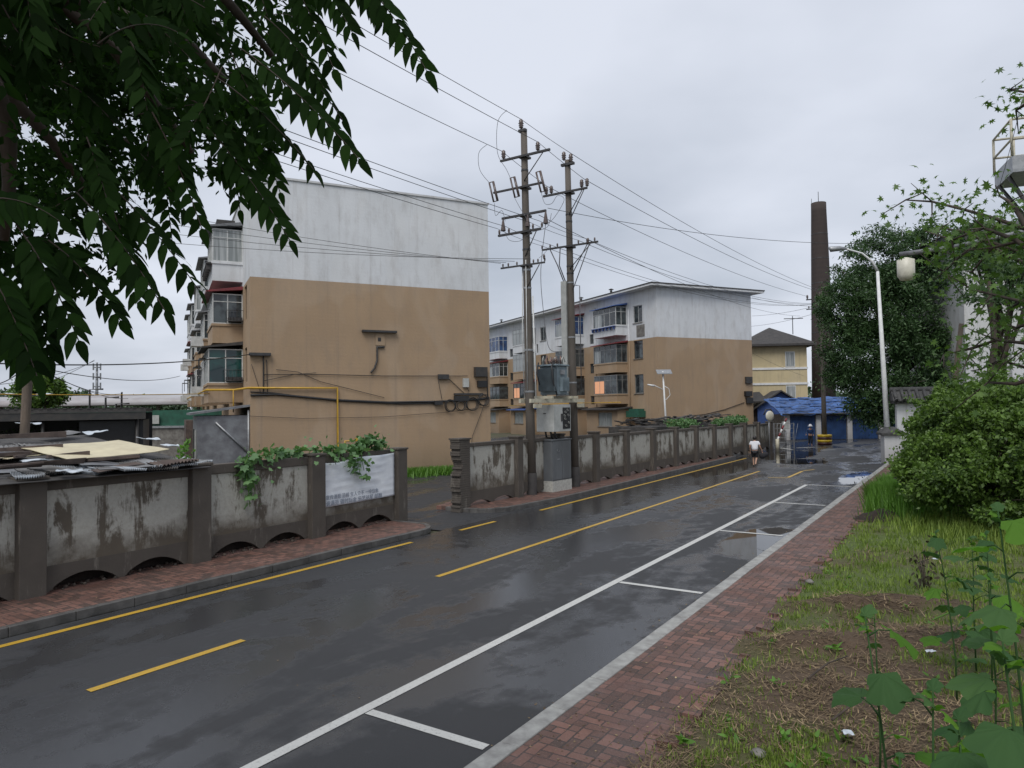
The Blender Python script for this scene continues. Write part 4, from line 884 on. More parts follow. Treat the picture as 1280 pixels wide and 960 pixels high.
for z in (14.0 - 1.5, 9.4, 8.6, 7.9, 5.5, 3.9):
    m = MB(); r_ = .19 - .065 * z / 14.15 + .012; m.lathe([(r_, 0), (r_, .07)], (-.12 * z / 14.15, 0, z), 16); m.build('pole_band', 'steel' if z < 9 else 'dark_steel', p1)
m = MB(); m.tube([(-.26, -.02, 8.9), (-.3, -.02, 6), (-.25, -.02, 3.6)], .022, 5); m.tube([(.2, -.05, 7.6), (.24, -.02, 5), (.25, 0, 3.6)], .03, 6); m.tube([(.0, -.19, 9), (.0, -.2, 4)], .018, 5); m.build('conduit', 'white_frame', p1)
# pole 2
crossarm(p2, 12.35, 1.15, .95, .08, pins=(-1.05, -.8, .65, .9), ins=1.1, x0=-.05); insulator(p2, (-.25, -.05, 13.75), 1.2); insulator(p2, (.08, -.05, 13.6), 1.2)
m = MB(); m.box(-.35, .25, -.16, -.02, 13.5, 13.6); m.build('clamp', 'dark_steel', p2); m = MB(); m.tube([(.75, -.2, 12.3), (.1, -.1, 11.3)], .02, 5); m.build('brace', 'dark_steel', p2)
crossarm(p2, 10.05, 1.25, 1.4, .07, pins=(-1.3, -.9, -.55, .45, .85, 1.2), ins=.5, x0=-.05); insulator(p2, (.9, -.22, 10.0), .8); m = MB(); m.tube([(.85, -.2, 10.0), (.1, -.1, 8.9)], .02, 5); m.tube([(.95, -.2, 10.0), (.1, -.1, 8.2)], .02, 5); m.build('brace', 'dark_steel', p2)
m = MB(); m.box(-.42, -.17, -.2, .05, 3.9, 8.6); m.build('white_conduit', 'box_grey', p2)
m = MB()
for x in (-.3, -.38): m.tube([(x + .05, -.1, 8.6), (x - .2, -.15, 9.3), (-.9 + (x + .38) * 6, -.2, 10)], .025, 5)
m.tube([(.2, -.05, 8.4), (.42, -.1, 8.35), (.42, -.1, 4.0)], .02, 5); m.build('riser_cable', 'wire_light', p2)
for z in (11.4, 11.1, 9.2, 8.9, 8.5, 6.2, 4.3):
    m = MB(); r_ = .185 - .065 * z / 13.75 + .012; m.lathe([(r_, 0), (r_, .06)], (-.1 * z / 13.75, 0, z), 16); m.build('pole_band', 'dark_steel' if z > 8.6 else 'steel', p2)
# bases
for r in (p1, p2): m = MB(); m.lathe([(.205, 0), (.2, .8), (.195, .82)], (0, 0, 0), 16); m.build('base_sleeve', 'dark_roof', r)
# platform and its load; frame with X along the pair, -Y towards the road
TB = Vector((PA.x, PA.y, .128))
def on(name, label, cat): return empty(name, TB, SA, label, cat)
pf = on('transformer_platform', 'cream steel channel platform bolted between the two poles', 'platform')
m = MB()
for y in (-.3, .2): m.box(-.35, 3.4, y, y + .1, 3.5, 3.65)
m.build('beam', 'cream_steel', pf); m = MB()
for x in (.55, 1.9, 2.3): m.box(x, x + .12, -.62, .5, 3.655, 3.76)
m.build('cross_beam', 'cream_steel', pf)
for x in (-.25, 2.8): m = MB(); m.box(x, x + .5, -.36, -.305, 3.3, 3.46); m.build('clamp', 'cream_steel', pf)
tf = on('transformer', 'blue grey oil transformer with cooling fins standing on the platform', 'transformer')
X0, X1, Y0 = 1.1, 2.0, .46
m = MB(); m.box(X0 + .12, X1 - .04, -Y0 + .05, Y0 - .05, 3.82, 4.95); m.box(X0 - .02, X1 + .03, -Y0 - .02, Y0 + .02, 4.95, 5.02); m.build('tank', 'trans_grey', tf, bevel=.015)
m = MB()
for k in range(15): y = -Y0 + .03 + k * (2 * Y0 - .1) / 15; m.box(X0 - .08, X0 + .115, y, y + .022, 3.95, 4.85)
m.build('radiator', 'trans_dark', tf)
m = MB()
for k in range(6): x = X0 + .3 + k * .09; m.box(x, x + .02, -Y0 - .1, -Y0 + .045, 3.95, 4.5)
m.build('radiator', 'trans_grey', tf)
m = MB(); m.box(X0 + .35, X0 + .6, -Y0 - .02, -Y0 + .045, 4.62, 4.8); m.build('nameplate', 'steel', tf)
for x, y in ((1.25, -.25), (1.5, -.25), (1.75, -.25), (1.3, .2), (1.55, .2), (1.8, .2), (1.95, .2)):
    insulator(tf, (x, y, 5.02), .8 if y < 0 else .55, 'insulator')
for k in range(14):
    m = MB(); a = Vector((random.uniform(X0 - .1, X1), random.uniform(-.4, .4), 5.05)); b = a + Vector((random.uniform(-.35, .35), random.uniform(-.1, .1), random.uniform(-.05, .1)))
    m.tube([a, a.lerp(b, .3) + Vector((0, 0, random.uniform(.15, .35))), a.lerp(b, .7) + Vector((0, 0, random.uniform(.1, .3))), b], .022, 5); m.build('cable_tail', 'cable_pink' if k % 2 else 'tile_white', tf)
m = MB(); m.tube([(X0 + .1, -.3, 5.1), (X0 - .15, -.35, 4.95), (X0 - .12, -.4, 4.3), (X0 + .1, -.42, 3.8)], .03, 6); m.tube([(X0 - .05, .35, 5.1), (X0 - .25, .3, 4.7), (X0 - .35, .1, 4.2)], .03, 6); m.build('down_lead', 'wire', tf)
lb = on('distribution_box', 'light grey distribution box with a black panel hanging below the platform', 'electrical box')
X0, X1, Y0 = .95, 2.15, .42
m = MB(); m.box(X0, X1, -Y0, Y0, 2.35, 3.42); m.build('case', 'box_grey', lb, bevel=.01)
m = MB(); m.box(X0 + .62, X1 - .06, -Y0 - .012, -Y0 - .002, 2.45, 3.3); bp = m.build('meter_window', 'black', lb)
for (x, z) in ((1.75, 3.12), (1.95, 3.0), (1.72, 2.85), (1.98, 2.7), (1.78, 2.58), (1.9, 3.2), (1.68, 2.98)):
    m = MB(); m.lathe([(.05, 0), (.05, .02)], (x, -Y0 - .014, z), 10, (0, -1, 0)); m.build('meter', 'box_grey', bp)
m = MB(); m.box(X0 + .5, X0 + .58, -Y0 - .04, -Y0 - .002, 2.75, 3.05); m.build('handle', 'dark_steel', lb)
m = MB(); m.box(X0 - .012, X0 - .002, -.05, .08, 3.05, 3.09); m.build('lock_plate', 'dark_steel', lb)
m = MB()
for y in (-.25, -.05, .2): m.tube([(X0 + .3, y, 2.35), (X0 + .35, y, 2.15), (X0 + .3 + .2, y, 2.0)], .04, 6)
m.build('cable_tail', 'wire', lb)
cb_ = on('switch_cabinet', 'dark grey steel cabinet on a white tiled plinth between the pole bases', 'cabinet')
X0, X1, Y0 = .92, 2.25, .34
m = MB(); m.box(X0, X1, -Y0, Y0, .42, 2.0); m.box(X0 - .03, X1 + .03, -Y0 - .03, Y0 + .03, 2.0, 2.05); m.build('case', 'cab_grey', cb_, bevel=.01)
m = MB(); m.box(X0 - .01, X1 + .01, -Y0 - .01, Y0 + .01, 0, .42); m.build('plinth', 'tile_white', cb_)
for x in (X0 + .02, (X0 + X1) / 2 + .01): m = MB(); m.box(x, x + (X1 - X0) / 2 - .04, -Y0 - .02, -Y0 - .002, .47, 1.95); m.build('door', 'cab_grey', cb_, bevel=.006)
m = MB(); m.lathe([(.06, 0), (.06, .02)], (X0 + .38, -Y0 - .021, 1.6), 12, (0, -1, 0)); m.box(X0 + .3, X0 + .5, -Y0 - .03, -Y0 - .021, 1.25, 1.28); m.build('badge', 'steel', cb_)
# far pole with striped base
P3 = gp(1031, 556)
p3 = pole('utility_pole', P3, 12.6, .2, .13, 'distant concrete pole standing in the open yard before the garages', AA)
crossarm(p3, 12.0, 1.1, 1.1, .09, pins=(-1, .6), ins=1.1); crossarm(p3, 11.2, 1.1, 1.1, .08, pins=(-.9, -.4, .4, .9), ins=.7)
sbm = empty('striped_bollard', P3, 0, 'yellow and dark red striped concrete guard around the distant pole foot', 'bollard')
for k, (z0, z1) in enumerate(((0, .22), (.22, .42), (.42, .64), (.64, .84))):
    m = MB(); m.lathe([(.21, z0), (.56, z0), (.56, z1), (.21, z1)], (0, 0, 0), 24); m.build('band', 'red_band' if k % 2 == 0 else 'yellow_band', sbm)
# dead pole far left, in the yard behind the wall
dpz = dp(32, 540, 22); dpz.z = 0
m = MB(); m.tube([(0, 0, 0), (-.05, 0, 2.5), (.05, 0, 4.5), (.1, 0, 6.6)], [.12, .11, .115, .09], 10); w0 = empty('wooden_pole', dpz, 0, 'grey weathered wooden pole rising from the scrap roof at far left', 'pole'); m.build('shaft', 'dead_wood', w0)

# ---- overhead wires; each a real catenary between real supports
def wire(a, b, sag, r_=.011, label='', group='overhead wires', mt='wire', name='overhead_wire', n=28):
    a, b = Vector(a), Vector(b); m = MB(); m.tube([a.lerp(b, t) - Vector((0, 0, 4 * sag * t * (1 - t))) for t in [i / n for i in range(n + 1)]], r_, 5); o = m.build(name, mt); tag(o, label, 'wire', group); return o
def on_pole(root_loc, x, y, z): return Vector(root_loc) + ARM * x + Vector((-ARM.y, ARM.x, 0)) * y + Vector((0, 0, z))
back = Vector((PA.x - 26.3, PA.y - 40, 0))
def pt(px, py, d): return dp(px, py, d)
T1 = [on_pole(PA, -.18, -.1, 14.55), on_pole(PA, -1.05, -.2, 13.45), on_pole(PA, .62, -.2, 13.45)]
T2 = [on_pole(PB, -.1, -.05, 14.15), on_pole(PB, -1.0, -.2, 12.75), on_pole(PB, .75, -.2, 12.75)]
T3 = [on_pole(P3, 0, 0, 12.7), on_pole(P3, -1, 0, 12.3), on_pole(P3, .6, 0, 12.3)]
nm = ['uppermost', 'left hand', 'right hand']
for i in range(3):
    bk = Vector((T1[i].x - 24.5, T1[i].y - 37.7, T1[i].z + .6)); lb_ = ['uppermost', 'lower left', 'lower right'][i]
    wire(bk, T1[i], .55, .011, f'{lb_} high wire coming over the camera to the left pole', 'high voltage wires')
    wire(T1[i], T2[i], .02, .01, f'{lb_} high wire between the two transformer poles', 'high voltage wires')
    wire(T2[i], T3[i], .5, .012, f'{lb_} high wire running on from the right pole to the distant pole', 'high voltage wires')
for i, (x, z) in enumerate(((-1.3, 10.4), (-.85, 10.4), (.25, 10.4), (.65, 10.4))):
    a = on_pole(PA, x, -.2, z); bk = Vector((a.x - 24.5, a.y - 37.7, a.z + .5)); q = ['first', 'second', 'third', 'fourth'][i]
    wire(bk, a, .6, .01, f'{q} of four wires from the upper left to the fourth crossarm of the left pole', 'middle wires')
    b = on_pole(PB, (-1.35, -.95, .4, .8)[i], -.2, 10.25); wire(a, b, .05, .008, f'{q} short wire linking the middle crossarms of both poles', 'middle wires')
    wire(b, on_pole(P3, (-.9, -.4, .4, .9)[i], 0, 11.6), .9, .01, f'{q} of four wires sagging from the right pole towards the distant pole', 'middle wires')
for i, x in enumerate((-1.15, -.9, -.5, .25)):
    a = on_pole(PA, x, -.2, 9.0); e = pt(150, 240 + i * 14, 30); dd_ = (e - a); e = a + dd_ * 1.7; wire(e, a, .5, .009, f"{['first', 'second', 'third', 'fourth'][i]} of four low wires crossing the white gable from the left", 'low wires')
wire(on_pole(PA, .6, -.2, 9.0), on_pole(PB, -.9, -.2, 10.2), .06, .008, 'slack low wire slanting up from left pole to right pole', 'low wires')
wire(on_pole(PA, .9, 0, 10.9), dp(1125, 303, 44), .5, .011, 'single wire crossing the sky rightwards to the big tree')
wire(on_pole(PA, .5, 0, 10.7), dp(1000, 395, 82), .9, .012, 'thin wire descending behind the far apartment block roof')
for i, (a, b) in enumerate((((940, 372), (1016, 383)), ((940, 395), (1018, 383)), ((938, 408), (1018, 392)), ((938, 440), (1005, 470)))):
    wire(dp(*a, 78), dp(*b, 62) if i < 3 else dp(*b, 88), .15, .013, f"{['top', 'second', 'third', 'lowest'][i]} short wire between the far block's gable and the yard pole", 'wires behind the far block')
wire(dp(-60, 452, 24), dp(312, 443, 35.5), .25, .022, 'thick black cable from the far left to the near block corner')
wire(dp(-60, 492, 26), dp(262, 492, 38), .05, .018, 'thin yellow pipe crossing the yard at far left', mt='yellow_pipe', name='gas_pipe_bridge')
for i, (a, b, d0, d1) in enumerate((((-20, 482), (118, 451), 40, 55), ((-20, 500), (118, 450), 40, 55), ((36, 455), (160, 498), 22, 60), ((40, 458), (150, 492), 22, 60), ((36, 455), (-30, 476), 22, 30), ((60, 462), (225, 470), 24, 50))):
    wire(dp(*a, d0), dp(*b, d1), .3, .014, ['faint wire climbing from far left edge', 'lower faint wire climbing from far left edge', 'wire dropping right from the wooden pole', 'lower wire dropping right from the wooden pole', 'wire dropping left from the wooden pole', 'nearly level faint wire toward the near block'][i], 'faint wires at far left')
# jumpers on pole 1 (parts)
def jumper(root, loc, pts, nm='jumper', r_=.009):
    m = MB(); P = [Vector(p) for p in pts]; Q = []
    for i in range(len(P) - 1):
        a, b, c, d = P[max(i - 1, 0)], P[i], P[i + 1], P[min(i + 2, len(P) - 1)]
        for k in range(6): t = k / 6; Q.append(.5 * ((2 * b) + (c - a) * t + (2 * a - 5 * b + 4 * c - d) * t * t + (3 * b - a - 3 * c + d) * t ** 3))
    Q.append(P[-1]); m.tube(Q, r_, 5); m.build(nm, 'wire_light', root)
jumper(p1, PA, [(-.18, -1.1, 14.56), (-.6, -1.1, 14.2), (-.9, -.7, 13.2), (-.7, -.4, 12.6), (-.57, -.32, 12.25)])
jumper(p1, PA, [(-1.05, -1.2, 13.4), (-1.5, -1.1, 13.2), (-1.75, -.7, 12.7), (-1.57, -.32, 12.25)])
jumper(p1, PA, [(-1.35, -.3, 11.4), (-1.3, -.3, 10.9), (-1.0, -.3, 11.05), (-.85, -.3, 10.6)]); jumper(p1, PA, [(.8, -.3, 11.45), (.95, -.3, 11.0), (1.25, -.3, 10.95), (1.5, -.3, 11.2), (1.75, -.25, 11.0), (1.3, -.25, 10.4), (.9, -.25, 10.2)])
jumper(p1, PA, [(-.4, -.3, 11.45), (-.15, -.3, 11.0), (.1, -.3, 10.6), (.3, -.3, 10.1)]); jumper(p1, PA, [(-.9, -.25, 10.2), (-.7, -.25, 9.85), (-.2, -.25, 9.75), (.3, -.25, 10.0), (1.0, -.25, 10.1), (1.2, -.25, 10.6)])
jumper(p1, PA, [(.95, -.25, 10.3), (.7, -.25, 8.5), (.75, -.2, 7.0), (.9, -.1, 5.6), (1.3, 0, 5.4)], 'down_lead', .012)

# ---- street lamp, dome lamp, solar lamp, mirror, barrier
ls = dp(1111, 560, 47.5); ls.z = 0; lh = dp(1096, 340, 47.5).z
lamp = empty('street_lamp', ls, 0, 'tall white street lamp curving left in front of the big dark tree', 'street lamp')
top = dp(1095, 340, 47.5) - ls; tip = dp(1045, 316, 47.5) - ls; hd = dp(1022, 315, 47.5) - ls
m = MB(); pts = [(0, 0, 0), (top.x * .5, 0, lh * .5), (top.x, top.y * 0, top.z)]; c1_ = Vector((top.x - .35, 0, top.z + .75))
m.tube([(0, 0, 0), (top.x * .5, 0, lh * .5), (top.x, 0, top.z)], [.17, .13, .085], 12); m.tube([(top.x, 0, top.z), (top.x - .3, 0, top.z + .6), (top.x - .9, 0, top.z + 1.1), (top.x - 1.7, 0, top.z + 1.33), (tip.x, 0, tip.z)], [.085, .07, .06, .055, .05], 8); m.build('pole', 'white_paint', lamp)
m = MB(); vs = []
m.tube([(tip.x + .1, 0, tip.z), (tip.x - .3, 0, tip.z + .02), (tip.x - .8, 0, tip.z - .02), (hd.x, 0, hd.z - .05)], [.07, .15, .17, .05], 10); m.build('lamp_head', 'steel', lamp)
so = gp(834, 560, .0); q = dp(834, 540, 58); so = Vector((q.x, q.y, 0)); zt = dp(829, 464, 58).z
sl = empty('solar_street_lamp', so, 0, 'slim white solar lamp with a flat panel in front of the far gable', 'street lamp')
m = MB(); m.tube([(0, 0, 0), (-.25, 0, zt)], [.09, .06], 8); m.tube([(-.2, 0, zt - 1.5), (-.9, 0, zt - 1.15), (-1.05, 0, zt - 1.12)], .035, 6); m.tube([(-.2, 0, zt - 1.15), (.2, 0, zt - 1.4), (.3, 0, zt - 1.9), (.0, 0, zt - 2.25), (-.15, 0, zt - 2.3)], .025, 6); m.build('pole', 'white_paint', sl)
m = MB(); m.hexa([(-.75, -.3, zt - .25), (.45, -.3, zt - .25), (.45, .35, zt + .1), (-.75, .35, zt + .1)], [(-.75, -.3, zt - .2), (.45, -.3, zt - .2), (.45, .35, zt + .15), (-.75, .35, zt + .15)]); m.build('solar_panel', 'steel', sl)
m = MB(); m.tube([(-.95, 0, zt - 1.17), (-1.5, 0, zt - 1.05)], [.09, .05], 8); m.build('lamp_head', 'white_paint', sl)
cl0 = dp(1300, 420, 20); cl0.z = 0
cd = empty('yard_lamp', cl0, 0, 'cream cylindrical lamp on a grey arm poking out of the maple', 'lamp')
e = dp(1124, 318, 20) - cl0; f_ = dp(1185, 310, 20) - cl0
m = MB(); m.tube([(0, 0, 0), (0, 0, f_.z + .3)], .1, 10); m.tube([(0, 0, f_.z + .2), (f_.x, f_.y, f_.z)], .05, 8); m.tube([(f_.x, f_.y, f_.z), (e.x, e.y, e.z)], .055, 8); m.build('post', 'grey_sheet', cd)
c = dp(1132, 322, 20) - cl0; m = MB(); m.lathe([(.05, .0), (.2, -.06), (.2, -.45), (.14, -.56), (.02, -.58)], (c.x, c.y, c.z), 16); m.build('lamp_shade', 'lamp_lens', cd)
mp = dp(962, 562, 55); mp.z = 0
mi = empty('traffic_mirror', mp, R(25), 'round traffic mirror seen from its yellowish back at the end of the long wall', 'mirror')
zz = dp(962, 520, 55).z; m = MB(); m.tube([(0, 0, 0), (0, 0, zz + .2)], .05, 8); m.build('post', 'steel', mi); m = MB(); m.lathe([(.38, 0), (.38, .04), (.3, .1), (.13, .14), (.01, .15)], (0, -.08, zz), 24, (0, -1, 0)); m.build('dish', 'lamp_lens', mi)
m = MB(); m.tube([(-.45, .02, zz + .1), (-.25, .0, zz + .47), (.2, 0, zz + .5), (.47, .02, zz + .15)], .05, 6); m.build('hood', 'dark_frame', mi)
ba = dp(972, 562, 54.5); ba.z = 0; bt = dp(985, 523, 54.5) - ba
bar = empty('barrier_boom', ba, 0, 'raised red and white barrier boom leaning at the end of the pavement', 'barrier')
m = MB(); m.tube([(0, 0, 0), (0, 0, .9)], .13, 10); m.build('base', 'cream_steel', bar)
for k in range(6):
    a = Vector((bt.x * k / 6, 0, .8 + (bt.z - .8) * k / 6)); b = Vector((bt.x * (k + 1) / 6, 0, .8 + (bt.z - .8) * (k + 1) / 6)); m = MB(); m.tube([a, b], .07, 8); m.build('boom_section', 'white_paint' if k % 2 == 0 else 'red_sheet', bar)
fn = dp(968, 562, 58); fn.z = 0
fe = empty('mesh_fence', fn, R(-10), 'low wire mesh gate panel beside the barrier boom', 'fence'); m = MB()
for k in range(8): m.tube([(k * .2, 0, 0), (k * .25, 0, 1.9)], .012, 4)
for k in range(6): m.tube([(0, 0, .1 + k * .36), (1.4, 0, .1 + k * .36)], .015, 4)
m.build('mesh', 'steel', fe); m = MB(); m.box(-.04, .04, -.04, .04, 0, 1.95); m.build('post', 'grey_sheet', fe); m = MB(); m.box(1.4, 1.47, -.04, .04, 0, 1.95); m.build('post', 'grey_sheet', fe)
m = MB(); m.box(0, .5, -.05, .3, 0, .5); mb2 = empty('meter_cupboard', dp(982, 548, 60), 0, 'small pale cupboard on a post near the barrier', 'cupboard'); mb2.location.z = 0; m = MB(); m.box(-.22, .22, -.15, .15, 1.4, 2.0); m.build('case', 'box_grey', mb2); m = MB(); m.tube([(0, 0, 0), (0, 0, 1.3)], .06, 6); m.build('post', 'grey_sheet', mb2)
# steel platform tower at the right edge
tp = dp(1300, 560, 27); tp.z = 0
tr_ = empty('steel_lookout_tower', tp, R(-20), 'grey steel tower with railed platform cut by the right edge', 'tower')
zf = dp(1268, 216, 27).z; xl = -(dp(1300, 216, 27) - dp(1266, 216, 27)).length
m = MB(); m.box(xl, 2.2, -.9, .9, zf - .25, zf + .25); m.build('platform', 'steel', tr_)
m = MB()
for y in (-.9, .9):
    for z in (.75, 1.35): m.tube([(xl, y, zf + z), (2.2, y, zf + z)], .035, 6)
    for x in (xl, xl + .55, xl + 1.3, 2.2): m.tube([(x, y, zf + .25), (x, y, zf + 1.35)], .04, 6)
for z in (.75, 1.35): m.tube([(xl, -.9, zf + z), (xl, .9, zf + z)], .035, 6)
m.build('railing', 'cream_steel', tr_); m = MB(); m.tube([(.6, 0, 0), (.6, 0, zf)], .22, 12); m.build('mast', 'steel', tr_)
m = MB(); m.tube([(xl, -.5, zf - .25), (.5, -.1, zf - 2.4)], .06, 6); m.tube([(xl, .5, zf - .25), (.5, .1, zf - 2.4)], .06, 6); m.build('strut', 'dark_steel', tr_)
wire(dp(1274, 140, 24), dp(1245, 245, 24), .1, .008, 'thin line dropping through the sky beside the platform tower')

M['pale_corr'] = mat('pale_corrugated_sheet', (.42, .47, .52), (.14, .14, .14), 3.5, .5, .3, 20)
# ================================================================ YARD BEHIND THE LEFT WALL
yo = (o0.x, o0.y, 0)
def walls_root(name, label, cat): return empty(name, yo, math.pi / 2 - TH, label, cat)
sc = walls_root('scrap_roofed_shed', 'low shed behind the left wall roofed with scrap sheets, felt and boards', 'shed')
m = MB(); m.box(-3, posts[1] + .2, .9, 5.2, 0, 2.05); m.build('wall', 'post', sc)
XR = posts[1] - .1
def rz2(x, y):
    return 2.24 + .10 * min(1, (y + .3) / 1.4) + .5 * max(0, y - .6) / 4.4
def sheet(x, y, l, w_, ang, mt, nm='roof_sheet', corr=False, dz=0., tilt=0.):
    cr_ = .05 if mt == 'tarp_white' else .0; m = MB(); nx_ = 24 if corr else (12 if cr_ else 6); ny = 8 if cr_ else 4; vs = []; c, s_ = math.cos(ang), math.sin(ang); se = random.random() * 9
    for j in range(ny + 1):
        for i in range(nx_ + 1):
            a = (i / nx_ - .5) * l; b = (j / ny - .5) * w_; X = x + c * a - s_ * b; Y = y + s_ * a + c * b
            z = rz2(X, Y) + dz + tilt * a + (.022 * math.cos(math.pi * i) if corr else 0) + .05 * noise.noise(Vector((X * 1.5 + se, Y * 1.5, se))) + cr_ * noise.noise(Vector((X * 6 + se, Y * 6, se)))
            ed_ = cr_ * 1.6 * noise.noise(Vector((X * 5, Y * 5, se + 3))); vs.append((X + ed_, Y - ed_, z))
    m.add(vs, [(j * (nx_ + 1) + i, j * (nx_ + 1) + i + 1, (j + 1) * (nx_ + 1) + i + 1, (j + 1) * (nx_ + 1) + i) for j in range(ny) for i in range(nx_)]); o = m.build(nm, mt, sc); so_ = o.modifiers.new('t', 'SOLIDIFY'); so_.thickness = .012; return o
sheet(3.2, 2.6, 13, 5.6, 0, 'felt', 'roof_deck')
for i in range(75):
    x = random.uniform(-2, XR - .5); y = random.uniform(-.15, 4.9); sheet(x, y, random.uniform(.5, 1.6), random.uniform(.25, .7), random.uniform(-.5, .5), random.choice(['corr', 'felt', 'corr', 'felt', 'plank', 'grey_sheet']), corr=random.random() < .5, dz=.04 + random.uniform(0, .12), tilt=random.uniform(-.09, .09))
for (px, py) in ((15, 548), (50, 547), (55, 575), (120, 560), (90, 578), (185, 560), (215, 562), (35, 560)):
    q = gp(px, py, 2.55); u_, v_ = w2uv(q); sheet(v_, -(u_ + 14.55), random.uniform(.35, .75), random.uniform(.2, .4), random.uniform(-.6, .6), 'tarp_white', 'plastic_scrap', dz=.15, tilt=random.uniform(-.1, .1))
for i in range(15): sheet(posts[1] - 3.4 + i * .24, .2 + random.uniform(-.15, .35), random.uniform(.4, .7), random.uniform(.5, .9), random.uniform(-.35, .35), random.choice(['pale_corr', 'corr', 'pale_corr', 'felt']), 'roof_sheet', corr=True, tilt=random.uniform(-.08, .05), dz=.08 + random.uniform(-.03, .05))
q = gp(133, 561, 2.7); u_, v_ = w2uv(q); m = sheet(v_ - .1, -(u_ + 14.55) + .2, 2.3, 1.7, .15, 'tarp_cream', 'cream_board', dz=.27)
q = gp(28, 572, 2.6); u_, v_ = w2uv(q); sheet(v_, -(u_ + 14.55), .9, .5, .2, 'tarp_cream', 'cream_board', dz=.2)
for i in range(26):
    x = random.uniform(-1.5, XR - 1.6); y = random.uniform(.2, 4.7); a = random.uniform(-.5, .5); l = random.uniform(.7, 2.2); z = rz2(x, y) + .2
    m = MB(); c, s_ = math.cos(a) * l, math.sin(a) * l; m.hexa([(x, y, z), (x + c, y + s_, z + random.uniform(-.06, .12)), (x + c, y + s_ + .1, z), (x, y + .1, z)], [(x, y, z + .05), (x + c, y + s_, z + .1), (x + c, y + s_ + .1, z + .1), (x, y + .1, z + .05)]); m.build('loose_plank', 'plank', sc)
# carport
cp0 = dp(182, 545, 30); cp0.z = 0
cp = empty('carport', cp0, R(25), 'dark open carport with a blue edged corrugated roof behind the scrap roof', 'carport')
m = MB(); zt = dp(182, 512, 30).z; m.box(-22, 0, 0, 7, zt - .08, zt + .05)
for k in range(90): m.box(-22 + k * .245, -22 + k * .245 + .1, -.02, 7, zt + .05, zt + .09)
m.build('roof', 'dark_roof', cp); m = MB(); m.box(-22, -9, -.08, -.03, zt - .02, zt + .14); m.build('roof_edge', 'blue_sheet', cp)
m = MB(); m.box(-22, 0, .02, .12, zt - .35, zt - .085)
for k in range(8): m.box(-21.5 + k * 3, -21.4 + k * 3, 0.15, 6.9, zt - .25, zt - .09)
m.build('beam', 'dark_frame', cp)
for k in range(8): m = MB(); m.tube([(-.3 - k * 3, .3, 0), (-.3 - k * 3, .3, zt - .1)], .06, 8); m.build('post', 'dark_frame', cp)
m = MB(); m.box(-22, 0, 6.7, 6.9, 0, zt - .1); m.box(-2.2, -.1, .5, 6, 0, zt - .4); m.build('back_wall', 'black', cp)
P = clump_points([(cp0.x - x, cp0.y + 3.5, 1.6, 1.6, 1.2, 1.4) for x in (4, 7, 10, 13)], 9000); o = fastmesh('potted_shrubs', leaf_verts(P, .13), 4, 'dark_leaf'); o['kind'] = 'stuff'; o['label'] = 'dim greenery growing under and behind the carport'
# yard walls and green netting
gw = dp(150, 560, 56); gw.z = 0
fg = empty('netting_fence', gw, R(6), 'green netting fence on a stained concrete wall beyond the carport', 'fence')
m = MB(); m.box(-4, 12, 0, .3, 0, dp(190, 535, 56).z); m.build('wall', 'concrete', fg); za_ = dp(190, 535, 56).z; zb_ = dp(190, 513, 56).z
m = MB(); m.box(-4, 12, .1, .14, za_ + .15, zb_); m.build('netting', 'green_mesh', fg); m = MB(); m.box(-4, 12, -.1, .4, za_, za_ + .14); m.build('rail', 'steel', fg)
m = MB(); m.box(1.2, 2.6, -.1, -.02, za_ + .3, za_ + .9); m.build('sign_board', 'box_grey', fg)
cn = dp(30, 510, 105); cn.z = 0
cpy = empty('long_canopy', cn, R(-4), 'long pale curved station canopy on the horizon at far left', 'canopy')
z0_, z1_ = dp(120, 508, 105).z, dp(120, 497, 105).z; m = MB(); vs = []
for i in range(41):
    x = -30 + i * 1.55
    for j in range(7): a = math.pi * j / 6; vs.append((x, -2.8 * math.cos(a), z0_ + (z1_ - z0_) * math.sin(a)))
m.add(vs, [(i * 7 + j, i * 7 + j + 1, (i + 1) * 7 + j + 1, (i + 1) * 7 + j) for i in range(40) for j in range(6)], True); o = m.build('roof', 'gravelroof', cpy); so_ = o.modifiers.new('t', 'SOLIDIFY'); so_.thickness = .15
for i in range(12): m = MB(); m.tube([(-28 + i * 5, 0, 0), (-28 + i * 5, 0, z1_)], .2, 8); m.build('column', 'concrete', cpy)
for px, py in ((112, 487), (132, 497), (145, 505), (152, 491)):
    b = dp(px, 515, 62); b.z = 0; l_ = empty('yard_light', b, 0, 'thin dark lamp post over the carport, ' + {112: 'tallest with arm to the right', 132: 'middle one with short arm', 145: 'shortest one', 152: 'straight one at the right end'}[px], 'lamp post', 'lamp posts over the carport'); z = dp(px, py, 62).z; m = MB(); m.tube([(0, 0, 0), (0, 0, z), (1.0 if px != 152 else .05, 0, z + .02)], .07, 6); m.build('post', 'dark_steel', l_)
ct_ = dp(121, 505, 300); ct_.z = 0; z = dp(121, 453, 300).z
tw_ = empty('cell_tower', ct_, 0, 'slim grey telecom mast with antenna rings on the far left skyline', 'mast'); m = MB(); m.tube([(0, 0, 0), (0, 0, z)], [.7, .35], 10); m.build('mast', 'steel', tw_)
for k, dz_ in enumerate((1, 4.5, 8)):
    m = MB(); m.lathe([(.4, 0), (1.3, .1), (1.3, .3), (.4, .4)], (0, 0, z - dz_ - 1), 12)
    for q_ in range(6): a = q_ * math.pi / 3; m.box(1.3 * math.cos(a) - .2, 1.3 * math.cos(a) + .2, 1.3 * math.sin(a) - .2, 1.3 * math.sin(a) + .2, z - dz_ - 1.8, z - dz_ + .6)
    m.build('antenna_ring', 'steel', tw_)
